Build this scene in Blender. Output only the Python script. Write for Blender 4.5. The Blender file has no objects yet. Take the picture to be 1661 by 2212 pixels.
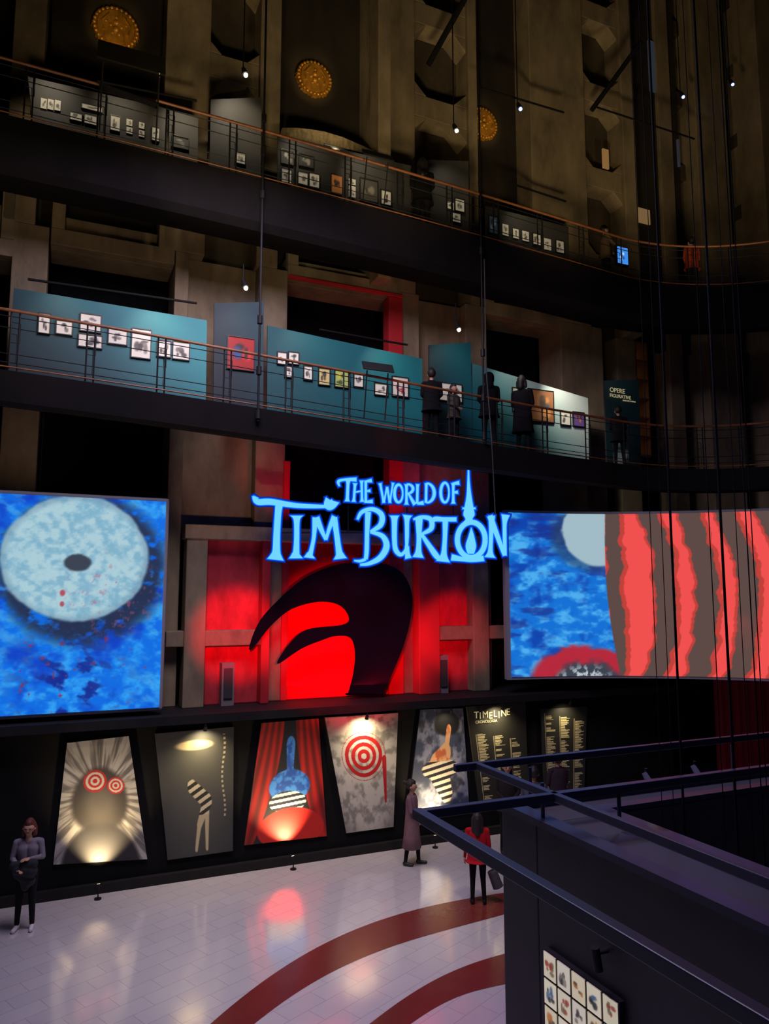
import bpy, bmesh, math, random
import numpy as np
from mathutils import Vector, Matrix
random.seed(4)
D=bpy.data; COL=bpy.context.scene.collection
bpy.context.scene.view_settings.view_transform='Standard'
# ------------------------------------------------------------ frames of reference
F=1598.0; PITCH=math.radians(6.6); CAMZ=5.2
cp,sp=math.cos(PITCH),math.sin(PITCH)
U=Vector((.9153,.4028,0)); N=Vector((-.4028,.9153,0)); O=Vector((0,16.1,0)); DN=O.dot(N)
def ray(px,py):
    a=(px-830.5)/F; b=-(py-1106)/F
    return Vector((a, cp-b*sp, sp+b*cp))
def W(u,d,z): return O+U*u+N*d+Vector((0,0,z))      # hall wall frame: along wall, depth, height
def PX(px,py,d=0):
    r=ray(px,py); t=(DN+d)/r.dot(N); p=r*t
    return ((p-O).dot(U), CAMZ+p.z)
def PW(px,py,d=0):
    u,z=PX(px,py,d); return W(u,d,z)
def PZ(px,py,z):
    r=ray(px,py); t=(z-CAMZ)/r.z; p=r*t
    return Vector((p.x,p.y,z))
def UD(p):
    q=Vector((p.x,p.y,0))-O; return q.dot(U),q.dot(N)
def PU(px,py,u):
    r=ray(px,py); t=(u+O.dot(U))/r.dot(U); p=r*t
    return ((p-O).dot(N), CAMZ+p.z)
def PY(px,py,Y):
    r=ray(px,py); t=Y/r.y; p=r*t
    return Vector((p.x,p.y,CAMZ+p.z))
def lin(c): 
    c=np.asarray(c,dtype=float); return np.where(c<=.04045,c/12.92,((np.maximum(c,0)+.055)/1.055)**2.4)
def hx(h):
    h=h.lstrip('#'); return tuple(float(x) for x in lin([int(h[i:i+2],16)/255 for i in (0,2,4)]))
# ------------------------------------------------------------ materials
MC={}
def mat(name,col=(.5,.5,.5),rough=.6,metal=0,em=None,es=0,noise=0,nscale=4,bump=0,spec=.5):
    if name in MC: return MC[name]
    m=D.materials.new(name); m.use_nodes=True; nt=m.node_tree; b=nt.nodes['Principled BSDF']
    b.inputs['Base Color'].default_value=(*col,1); b.inputs['Roughness'].default_value=rough
    b.inputs['Metallic'].default_value=metal; b.inputs['Specular IOR Level'].default_value=spec
    if em: b.inputs['Emission Color'].default_value=(*em,1); b.inputs['Emission Strength'].default_value=es
    if noise or bump:
        g=nt.nodes.new('ShaderNodeNewGeometry'); n=nt.nodes.new('ShaderNodeTexNoise'); n.inputs['Scale'].default_value=nscale
        n.inputs['Detail'].default_value=6; n.inputs['Roughness'].default_value=.65
        mp=nt.nodes.new('ShaderNodeMapping'); mp.inputs['Scale'].default_value=(1,1,.45)
        nt.links.new(g.outputs['Position'],mp.inputs['Vector']); nt.links.new(mp.outputs[0],n.inputs['Vector'])
        if noise:
            r=nt.nodes.new('ShaderNodeValToRGB'); r.color_ramp.elements[0].position=.3; r.color_ramp.elements[1].position=.72
            r.color_ramp.elements[0].color=(*[c*(1-noise) for c in col],1); r.color_ramp.elements[1].color=(*[min(1,c*(1+noise)) for c in col],1)
            nt.links.new(n.outputs['Fac'],r.inputs[0]); nt.links.new(r.outputs[0],b.inputs['Base Color'])
        if bump:
            bp=nt.nodes.new('ShaderNodeBump'); bp.inputs['Strength'].default_value=bump; bp.inputs['Distance'].default_value=.03
            nt.links.new(n.outputs['Fac'],bp.inputs['Height']); nt.links.new(bp.outputs[0],b.inputs['Normal'])
    MC[name]=m; return m
def vcmat(name,em=0,rough=.6,base=1):
    m=D.materials.new(name); m.use_nodes=True; nt=m.node_tree; b=nt.nodes['Principled BSDF']
    a=nt.nodes.new('ShaderNodeAttribute'); a.attribute_name='Col'
    b.inputs['Roughness'].default_value=rough
    if base: nt.links.new(a.outputs['Color'],b.inputs['Base Color'])
    else: b.inputs['Base Color'].default_value=(.01,.01,.01,1)
    if em: nt.links.new(a.outputs['Color'],b.inputs['Emission Color']); b.inputs['Emission Strength'].default_value=em
    return m
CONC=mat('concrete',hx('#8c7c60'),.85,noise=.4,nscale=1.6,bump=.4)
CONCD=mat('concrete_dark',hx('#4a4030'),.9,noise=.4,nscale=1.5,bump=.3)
BLACK=mat('matte_black',(.005,.005,.006),.9,noise=.3,nscale=3,spec=.15)
BLK2=mat('black_paint',(.008,.007,.008),.7,noise=.3,nscale=5,spec=.3)
STEEL=mat('dark_steel',(.008,.008,.009),.6,.2,spec=.3)
WOOD=mat('handrail_wood',hx('#7a4a2a'),.45,noise=.3,nscale=8)
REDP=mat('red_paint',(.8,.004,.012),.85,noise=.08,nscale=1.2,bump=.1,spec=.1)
SIL=mat('silhouette_black',(.004,.004,.012),.95,spec=.05)
GREYM=mat('screen_frame_grey',(.25,.25,.28),.5)
BLUEM=mat('blue_grey_steel',(.03,.034,.055),.4,.3)
GOLD=mat('old_gilt',hx('#a9782a'),.45,.5,noise=.5,nscale=9,bump=.5)
# ------------------------------------------------------------ mesh builder
def attach(o,par):
    o.parent=par; o.matrix_parent_inverse=Matrix.Translation(par.location).inverted()
def tag(o,label=None,cat=None,group=None,kind=None):
    if label:o['label']=label
    if cat:o['category']=cat
    if group:o['group']=group
    if kind:o['kind']=kind
class MB:
    def __init__(s): s.v=[];s.f=[];s.m=[]
    def add(s,vs,fs,mi=0):
        b=len(s.v); s.v+= [Vector(x) for x in vs]; s.f+=[tuple(i+b for i in f) for f in fs]; s.m+=[mi]*len(fs); return s
    def prism(s,fr,bk,mi=0):
        n=len(fr); s.add(list(fr)+list(bk),[tuple(range(n)),tuple(range(2*n-1,n-1,-1))]+[(i,i+n,(i+1)%n+n,(i+1)%n) for i in range(n)],mi); return s
    def box(s,u0,u1,d0,d1,z0,z1,mi=0,fn=W):
        return s.prism([fn(u0,d0,z0),fn(u1,d0,z0),fn(u1,d0,z1),fn(u0,d0,z1)],[fn(u0,d1,z0),fn(u1,d1,z0),fn(u1,d1,z1),fn(u0,d1,z1)],mi)
    def tube(s,pts,r,seg=8,mi=0):
        pts=[Vector(p) for p in pts]; n=len(pts); rr=r if isinstance(r,(list,tuple)) else [r]*n; rings=[]
        for i,p in enumerate(pts):
            t=(pts[min(i+1,n-1)]-pts[max(i-1,0)]).normalized()
            a=t.cross(Vector((0,0,1)));
            if a.length<.05:a=Vector((1,0,0))
            a.normalize(); b=t.cross(a).normalized()
            rings.append([p+(a*math.cos(k*2*math.pi/seg)+b*math.sin(k*2*math.pi/seg))*rr[i] for k in range(seg)])
        fs=[]
        for i in range(n-1):
            for k in range(seg): fs.append((i*seg+k,i*seg+(k+1)%seg,(i+1)*seg+(k+1)%seg,(i+1)*seg+k))
        fs.append(tuple(range(seg-1,-1,-1))); fs.append(tuple(range((n-1)*seg,n*seg)))
        s.add([q for g in rings for q in g],fs,mi); return s
    def ball(s,c,r,seg=12,rings=8,mi=0):
        c=Vector(c); r=r if isinstance(r,(tuple,list)) else (r,r,r); vs=[];fs=[]
        for i in range(rings+1):
            a=math.pi*i/rings
            for k in range(seg):
                b=2*math.pi*k/seg; vs.append(c+Vector((r[0]*math.sin(a)*math.cos(b),r[1]*math.sin(a)*math.sin(b),r[2]*math.cos(a))))
        for i in range(rings):
            for k in range(seg): fs.append((i*seg+k,i*seg+(k+1)%seg,(i+1)*seg+(k+1)%seg,(i+1)*seg+k))
        s.add(vs,fs,mi); return s
    def build(s,name,mats,par=None,label=None,cat=None,group=None,kind=None,smooth=False,bevel=0,colors=None):
        if not isinstance(mats,(list,tuple)): mats=[mats]
        vs=np.array([tuple(v) for v in s.v]); lo=vs.min(0); hi=vs.max(0); c=Vector(((lo[0]+hi[0])/2,(lo[1]+hi[1])/2,lo[2]))
        me=D.meshes.new(name); me.from_pydata([tuple(v-c) for v in s.v],[],s.f)
        for m in mats: me.materials.append(m)
        me.polygons.foreach_set('material_index',s.m)
        if smooth: me.polygons.foreach_set('use_smooth',[True]*len(s.f))
        if colors is not None:
            ca=me.color_attributes.new('Col','FLOAT_COLOR','POINT'); ca.data.foreach_set('color',np.asarray(colors,dtype=np.float32).ravel())
        me.update()
        if colors is None:
            bm=bmesh.new(); bm.from_mesh(me); bmesh.ops.recalc_face_normals(bm,faces=bm.faces); bm.to_mesh(me); bm.free()
        o=D.objects.new(name,me); COL.objects.link(o); o.location=c
        if par: attach(o,par)
        if bevel:
            b=o.modifiers.new('bevel','BEVEL'); b.width=bevel; b.segments=2; b.limit_method='ANGLE'
        tag(o,label,cat,group,kind); return o
def empty(name,loc,label,cat,group=None):
    e=D.objects.new(name,None); COL.objects.link(e); e.location=loc; e.empty_display_size=.2; tag(e,label,cat,group); return e
# ------------------------------------------------------------ painting helpers
RT=np.random.RandomState(7).rand(256,256)
def vn(x,y,s=0):
    x=x+s*17.3;y=y+s*9.1; xi=np.floor(x).astype(int);yi=np.floor(y).astype(int);fx=x-xi;fy=y-yi
    fx=fx*fx*(3-2*fx);fy=fy*fy*(3-2*fy); g=lambda a,b:RT[a%256,b%256]
    return (g(xi,yi)*(1-fx)+g(xi+1,yi)*fx)*(1-fy)+(g(xi,yi+1)*(1-fx)+g(xi+1,yi+1)*fx)*fy
def fbm(x,y,s=0): return .5*vn(x,y,s)+.27*vn(2*x,2*y,s+1)+.15*vn(4.1*x,4.1*y,s+2)+.08*vn(8*x,8*y,s+3)
def mix(a,b,t): return a*(1-t[...,None])+np.asarray(b)*t[...,None]
def st(a,b,x): t=np.clip((x-a)/(b-a),0,1); return t*t*(3-2*t)
def rgb(h): h=h.lstrip('#'); return np.array([int(h[i:i+2],16)/255 for i in (0,2,4)])
def ell(x,y,cx,cy,rx,ry,e=.06): return 1-st(1-e,1+e,np.sqrt(((x-cx)/rx)**2+((y-cy)/ry)**2))
def seg(x,y,x0,y0,x1,y1,w0,w1,e=.006):
    dx,dy=x1-x0,y1-y0; t=np.clip(((x-x0)*dx+(y-y0)*dy)/(dx*dx+dy*dy+1e-9),0,1)
    return 1-st(-e,e,np.hypot(x-x0-t*dx,y-y0-t*dy)-(w0+(w1-w0)*t))
def painted(name,TL,TR,BR,BL,nx,ny,fn,m,par=None,surf=None,**kw):
    gu,gv=np.meshgrid(np.linspace(0,1,nx),np.linspace(0,1,ny)); 
    if surf: P=surf(gu,gv)
    else:
        A=[np.array(tuple(c)) for c in (TL,TR,BR,BL)]
        P=((A[0]*(1-gu)[...,None]+A[1]*gu[...,None])*(1-gv)[...,None]+(A[3]*(1-gu)[...,None]+A[2]*gu[...,None])*gv[...,None])
    C=np.clip(fn(gu,gv),0,1); C=lin(C); C=np.concatenate([C,np.ones(C.shape[:2]+(1,))],-1)
    idx=np.arange(nx*ny).reshape(ny,nx)
    f=np.stack([idx[1:,:-1],idx[1:,1:],idx[:-1,1:],idx[:-1,:-1]],-1).reshape(-1,4)
    b=MB(); b.v=[Vector(p) for p in P.reshape(-1,3)]; b.f=[tuple(int(q) for q in t) for t in f]; b.m=[0]*len(f)
    return b.build(name,m,par=par,colors=C.reshape(-1,4),**kw)
PR=vcmat('printed_art',0,.6); EMS=vcmat('lit_screen',1.0,.3,0); PRB=vcmat('backlit_print',.45,.5)
# ------------------------------------------------------------ camera/world
cam=D.objects.new('camera',D.cameras.new('camera')); COL.objects.link(cam); cam.location=(0,0,CAMZ); cam.rotation_euler=(math.pi/2+PITCH,0,0)
cam.data.sensor_fit='VERTICAL'; cam.data.sensor_height=36; cam.data.lens=F/2212*36; cam.data.clip_end=200
bpy.context.scene.camera=cam
w=D.worlds.new('hall_ambient'); bpy.context.scene.world=w; w.use_nodes=True; w.node_tree.nodes['Background'].inputs[0].default_value=(.35,.3,.4,1); w.node_tree.nodes['Background'].inputs[1].default_value=.02
def aim(o,t): o.rotation_euler=(Vector(t)-o.location).to_track_quat('-Z','Y').to_euler()
def spot(loc,tgt,wt,col=(1,.8,.55),ang=60,blend=.8,r=.05):
    l=D.lights.new('spot_light','SPOT'); l.energy=wt;l.color=col;l.spot_size=math.radians(ang);l.spot_blend=blend;l.shadow_soft_size=r
    o=D.objects.new('spot_light',l); COL.objects.link(o); o.location=loc; aim(o,tgt); return o
def area(loc,tgt,wt,sx,sy,col):
    l=D.lights.new('area_light','AREA'); l.energy=wt;l.color=col;l.shape='RECTANGLE';l.size=sx;l.size_y=sy
    o=D.objects.new('area_light',l); COL.objects.link(o); o.location=loc; aim(o,tgt); return o
# ------------------------------------------------------------ room shell
ZC=32; xl,xr,yf=-13,17,-5
def yb(x): return (O.y+3.2/ .9153)+x*.44
MB().prism([Vector((xl,yb(xl),0)),Vector((xr,yb(xr),0)),Vector((xr,yb(xr),ZC)),Vector((xl,yb(xl),ZC))],
           [Vector((xl,yb(xl)+.3,0)),Vector((xr,yb(xr)+.3,0)),Vector((xr,yb(xr)+.3,ZC)),Vector((xl,yb(xl)+.3,ZC))]).build('wall_back',CONCD,kind='structure')
for nm,x in (('wall_left',xl),('wall_right',xr)):
    x2=x+(-.3 if x<0 else .3)
    MB().prism([Vector((x,yf,0)),Vector((x,yb(x),0)),Vector((x,yb(x),ZC)),Vector((x,yf,ZC))],[Vector((x2,yf,0)),Vector((x2,yb(x),0)),Vector((x2,yb(x),ZC)),Vector((x2,yf,ZC))]).build(nm,BLACK,kind='structure')
MB().prism([Vector((xl,yf,0)),Vector((xr,yf,0)),Vector((xr,yf,ZC)),Vector((xl,yf,ZC))],[Vector((xl,yf-.3,0)),Vector((xr,yf-.3,0)),Vector((xr,yf-.3,ZC)),Vector((xl,yf-.3,ZC))]).build('wall_front',BLACK,kind='structure')
MB().prism([Vector((xl,yf,ZC)),Vector((xr,yf,ZC)),Vector((xr,yb(xr),ZC)),Vector((xl,yb(xl),ZC))],[Vector((xl,yf,ZC+.3)),Vector((xr,yf,ZC+.3)),Vector((xr,yb(xr),ZC+.3)),Vector((xl,yb(xl),ZC+.3))]).build('ceiling',BLACK,kind='structure')
# floor with tiles + curved red bands
fm=D.materials.new('pale_floor_tiles'); fm.use_nodes=True; nt=fm.node_tree; b=nt.nodes['Principled BSDF']
g=nt.nodes.new('ShaderNodeNewGeometry'); mp=nt.nodes.new('ShaderNodeMapping'); mp.inputs['Rotation'].default_value=(0,0,math.radians(-48))
br=nt.nodes.new('ShaderNodeTexBrick'); br.inputs['Scale'].default_value=1; br.inputs['Brick Width'].default_value=.62; br.inputs['Row Height'].default_value=.31
br.inputs['Mortar Size'].default_value=.003; br.inputs['Color1'].default_value=(.60,.56,.57,1); br.inputs['Color2'].default_value=(.57,.53,.545,1); br.inputs['Mortar'].default_value=(.34,.31,.33,1)
nt.links.new(g.outputs['Position'],mp.inputs[0]); nt.links.new(mp.outputs[0],br.inputs['Vector']); nt.links.new(br.outputs['Color'],b.inputs['Base Color'])
nz=nt.nodes.new('ShaderNodeTexNoise'); nz.inputs['Scale'].default_value=2.5; rr=nt.nodes.new('ShaderNodeMapRange'); rr.inputs['To Min'].default_value=.08; rr.inputs['To Max'].default_value=.18
nt.links.new(g.outputs['Position'],nz.inputs['Vector']); nt.links.new(nz.outputs['Fac'],rr.inputs['Value']); nt.links.new(rr.outputs[0],b.inputs['Roughness'])
b.inputs['Specular IOR Level'].default_value=.5; b.inputs['IOR'].default_value=2.1
b.inputs['Coat Weight'].default_value=.7; b.inputs['Coat Roughness'].default_value=.12; b.inputs['Coat IOR'].default_value=1.9
BAND=mat('red_floor_band',hx('#6e2a28'),.22,noise=.1,nscale=3,spec=.7)
fb=MB().prism([Vector((xl,yf,0)),Vector((xr,yf,0)),Vector((xr,yb(xr),0)),Vector((xl,yb(xl),0))],[Vector((xl,yf,-.3)),Vector((xr,yf,-.3)),Vector((xr,yb(xr),-.3)),Vector((xl,yb(xl),-.3))])
def band(up,lo):
    def res(p,n=40):
        xs=np.array([q[0] for q in p]);ys=np.array([q[1] for q in p]); t=np.linspace(0,1,len(p)); tt=np.linspace(0,1,n)
        cx=np.polyfit(t,xs,3);cy=np.polyfit(t,ys,3); return [(np.polyval(cx,a),np.polyval(cy,a)) for a in tt]
    a=[PZ(x,y,.003) for x,y in res(up)]; c=[PZ(x,y,.003) for x,y in res(lo)]
    n=len(a); fb.add(a+c,[(i,i+1,n+i+1,n+i) for i in range(n-1)],1)
band([(330,2330),(455,2212),(560,2130),(650,2062),(760,2010),(870,1975),(960,1950),(1100,1925),(1220,1912)],[(420,2330),(545,2212),(620,2160),(720,2098),(810,2058),(900,2030),(1000,2000),(1100,1965),(1220,1940)])
band([(690,2300),(800,2212),(870,2158),(950,2110),(1030,2078),(1110,2055),(1220,2030)],[(780,2300),(880,2212),(950,2172),(1010,2150),(1070,2130),(1130,2112),(1220,2090)])
fb.build('floor',[fm,BAND],kind='structure')
# ------------------------------------------------------------ plinth block with posters
uL=-12; uR=8.0
MB().box(uL,uR,0,1.6,0,2.86).build('wall_plinth',BLACK,kind='structure')
MB().box(uL,uR,-.35,1.6,2.86,3.02).build('trim_1',BLK2,kind='structure')
MB().box(uL,uR,-.12,0,0,.16).build('baseboard_plinth',BLK2,kind='structure')
# ------------------------------------------------------------ concrete structure
def zat(px,py,d=.9): return PX(px,py,d)[1]
def uat(px,py,d=.9): return PX(px,py,d)[0]
tn=[0]
def trim(b,m=CONC,bev=.02):
    tn[0]+=1; return b.build('trim_%d'%(tn[0]+1),m,kind='structure',bevel=bev)
D0=.9
def post(x0,x1,yref,z0,z1,d0=D0,d1=1.9,m=CONC):
    return trim(MB().box(uat(x0,yref,d0),uat(x1,yref,d0),d0,d1,z0,z1),m)
def ladder(x0,x1,yref,z0,z1,pw0,pw1,step=3.3,off=0,d0=D0):
    """pier = two posts, recessed infill and cross ties with chamfered corners"""
    ua,ub=uat(x0,yref,d0),uat(x1,yref,d0); sc=(ub-ua)/(x1-x0); a=ua+pw0*sc; c=ub-pw1*sc
    trim(MB().box(ua,a,d0,2.3,z0,z1)); trim(MB().box(c,ub,d0,2.3,z0,z1))
    trim(MB().box(a,c,d0+.65,2.2,z0,z1),CONCD)  # shade of the recessed infill is put into a darker concrete colour
    z=z0+off; ww=c-a; h=.25*ww; t=MB()
    while z<z1-1:
        t.box(a,c,d0+.1,d0+.65,z,z+.6)
        for s0,s1 in ((a,a+h),(c,c-h)):
            for zz,sg in ((z,-1),(z+.6,1)):
                pts=[(s0,zz),(s1,zz),(s0,zz+sg*h)]
                t.prism([W(p[0],d0+.1,p[1]) for p in pts],[W(p[0],d0+.65,p[1]) for p in pts])
        z+=step
    trim(t)
ZU=12.6
post(30,100,60,ZU,30)
ladder(357,607,150,ZU,30,93,47,step=2.6,off=1.7)
ladder(800,1030,150,ZU,30,92,20,step=2.6,off=2.2)
ladder(1145,1368,200,ZU,30,112,28,step=2.6,off=1.6)
post(1420,1448,200,3.1,30,d0=1.5,d1=2.4); post(1500,1565,200,3.1,30,d0=1.2,d1=2.4)
post(1640,1700,200,3.1,30,d0=.6,d1=1.8)
for k in range(7):
    z=13.4+k*2.5; t=MB().box(uat(1368,200,1.9),uat(1500,200,1.9),1.7,2.3,z,z+.5).box(uat(1565,200,1.9),uat(1750,200,1.9),1.5,2.3,z-.9,z-.4)
    trim(t,CONCD)
trim(MB().box(uat(1540,200,2.0),uat(1800,200,2.0),2.3,2.5,3.1,30),CONCD)
trim(MB().box(uat(800,150,D0)-.02,uat(825,150,D0),D0-.55,D0,ZU,30)); 
ZL=3.02; zb1=zat(600,1158)
post(30,108,480,ZL,ZU)
post(378,408,600,ZL,ZU); post(560,622,600,ZL,ZU)
trim(MB().box(uat(408,600),uat(560,600),D0+.3,1.9,zb1,ZU))
post(868,905,600,ZL,ZU); post(1005,1050,650,ZL,ZU)
trim(MB().box(uat(905,600),uat(1005,600),D0+.3,1.9,zb1,ZU))
post(1210,1300,700,ZL,ZU); 
post(1360,1405,1500,0,ZU,d0=1.3,d1=2.0)
def lintel(x0,x1,yb_,xm):
    z=zat(xm,yb_); a,c=uat(x0,yb_),uat(x1,yb_)
    b=MB().box(a,c,D0+.25,1.9,z,ZU+.4); b.box(a,c,D0,D0+.25,z,z+.35); b.box(a,c,D0,D0+.25,z+1.5,z+1.9); 
    b.box(a,a+.25,D0,D0+.25,z+.35,z+1.5); b.box(c-.25,c,D0,D0+.25,z+.35,z+1.5); trim(b)
lintel(-250,30,540,-60); lintel(108,378,548,240); lintel(622,868,622,740); lintel(1050,1210,690,1120)
REDT=mat('red_trim',(.5,.015,.02),.8)
zt=zat(740,622)
trim(MB().box(uat(622,622),uat(868,622),D0-.08,D0,zt-.02,zt+.07),REDT); trim(MB().box(uat(838,622),uat(868,622),D0-.06,D0+.3,ZL,zt-.02),REDT); trim(MB().box(uat(612,1000),uat(626,1000),D0-.06,D0,ZL,8.2),REDT)
for i,(x0,x1) in enumerate(((108,378),(622,868),(1050,1210),(1300,1500),(-250,30))):
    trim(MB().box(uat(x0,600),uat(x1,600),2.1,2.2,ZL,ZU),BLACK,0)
# red zone frame
zb0=zat(600,1172); zm0=zat(500,1393); zm1=zat(500,1360)
post(400,446,1300,ZL,zb1,d0=.55,d1=1.0); post(566,584,1300,ZL,zb1,d0=.55,d1=1.0,m=REDT); post(905,950,1300,ZL,zb1,d0=.55,d1=1.0,m=REDT); post(1022,1056,1300,ZL,zb1,d0=.55,d1=1.0)
REDC=mat('red_lit_concrete',(.55,.03,.04),.85,noise=.45,nscale=2.2,bump=.5)  # red light on the concrete is put into its base colour
trim(MB().box(uat(400,1160,.5),uat(1056,1160,.5),.5,1.0,zb0,zb1+.15))
trim(MB().box(uat(358,1380,.6),uat(572,1380,.6),.6,1.0,zm0,zm1)); trim(MB().box(uat(920,1360,.6),uat(1098,1360,.6),.6,1.0,zm0,zm1))
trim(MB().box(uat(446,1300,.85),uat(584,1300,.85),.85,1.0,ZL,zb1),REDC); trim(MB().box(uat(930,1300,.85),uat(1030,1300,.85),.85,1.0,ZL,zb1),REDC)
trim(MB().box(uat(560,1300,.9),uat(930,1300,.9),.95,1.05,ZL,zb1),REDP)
for x0,x1 in ((475,502),(942,962)):
    u0=uat(x0,1500,.75);u1=uat(x1,1500,.75)
    MB().box(u0,u1,.6,.85,ZL,ZL+.85).box(u0+.04,u1-.04,.57,.6,ZL+.15,ZL+.75,1).build('utility_box',[mat('box_grey',(.22,.18,.18),.6),mat('box_dark',(.06,.05,.05),.5)],label='grey metal utility cabinet standing on the black ledge',cat='utility box',group='utility boxes on ledge')
# ------------------------------------------------------------ cut-out (plain hooked form)
def smooth(p,n=6):
    o=[];m=len(p)
    for i in range(m):
        a,b_,c,d=[p[(i+k-1)%m] for k in range(4)]
        for k in range(n):
            t=k/n; o.append(tuple(.5*(2*b_[j]+(c[j]-a[j])*t+(2*a[j]-5*b_[j]+4*c[j]-d[j])*t*t+(-a[j]+3*b_[j]-3*c[j]+d[j])*t**3) for j in (0,1)))
    return o
arch=[(753,1497),(753,1499),(764,1455),(768,1410),(758,1378),(725,1374),(690,1385),(650,1402),(600,1434),(625,1392),(665,1360),(740,1350),(755,1335),(735,1308),(690,1300),(630,1316),(585,1352),(540,1404),(558,1348),(600,1298),(660,1248),(730,1220),(800,1214),(860,1230),(888,1275),(888,1330),(868,1405),(829,1496),(827,1499)]
A2=smooth(arch); sd=.47
MB().prism([PW(x,y,sd) for x,y in A2],[PW(x,y,sd)+N*.04 for x,y in A2]).build('cutout_panel',SIL,label='tall black hooked cut-out standing against the red wall',cat='cutout panel')
# ------------------------------------------------------------ sign lettering
LF=mat('letter_face_blue',(.0,.0,.0),.5,em=hx('#66c2ff'),es=1.25,spec=0); LE=mat('letter_halo_edge',(.0,.0,.0),.5,em=(.0,.10,1.0),es=1.5,spec=0); LG=mat('letter_halo_back',(0,0,0),.5,em=(.004,.02,.3),es=1,spec=0)
def cr(p,n=8):
    if len(p)<3: return [tuple(a) for a in p]
    out=[]; q=[p[0]]+list(p)+[p[-1]]
    for i in range(1,len(q)-2):
        for k in range(n):
            t=k/n; out.append(tuple(.5*(2*q[i][j]+(q[i+1][j]-q[i-1][j])*t+(2*q[i-1][j]-5*q[i][j]+4*q[i+1][j]-q[i+2][j])*t*t+(-q[i-1][j]+3*q[i][j]-3*q[i+1][j]+q[i+2][j])*t**3) for j in range(3)))
    out.append(tuple(p[-1])); return out
def stroke(b,pts,grow,d,th,mi):
    p=cr(pts); n=len(p); L=[];R=[]
    for i,(x,y,wd) in enumerate(p):
        a=p[max(i-1,0)];c=p[min(i+1,n-1)]; dx,dy=c[0]-a[0],c[1]-a[1]; l=math.hypot(dx,dy) or 1; dx/=l;dy/=l
        h=wd/2+grow; ex=(-grow if i==0 else grow if i==n-1 else 0); x+=dx*ex;y+=dy*ex
        L.append((x-dy*h,y+dx*h));R.append((x+dy*h,y-dx*h))
    for i in range(n-1):
        q=[L[i],L[i+1],R[i+1],R[i]]
        b.prism([PW(x,y,d) for x,y in q],[PW(x,y,d+th) for x,y in q],mi)
def st_(x0,y0,x1,y1,w=6,fl=1.9):
    m=lambda t:(x0+(x1-x0)*t,y0+(y1-y0)*t)
    return [(x0,y0,w*fl),(*m(.14),w*1.1),(*m(.5),w),(*m(.86),w*1.1),(x1,y1,w*fl)]
def arc(cx,cy,rx,ry,a0,a1,w0,w1,n=14):
    o=[]
    for i in range(n+1):
        t=i/n;a=math.radians(a0+(a1-a0)*t); o.append((cx+rx*math.cos(a),cy+ry*math.sin(a),w0+(w1-w0)*math.sin(math.pi*t)))
    return o
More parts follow.
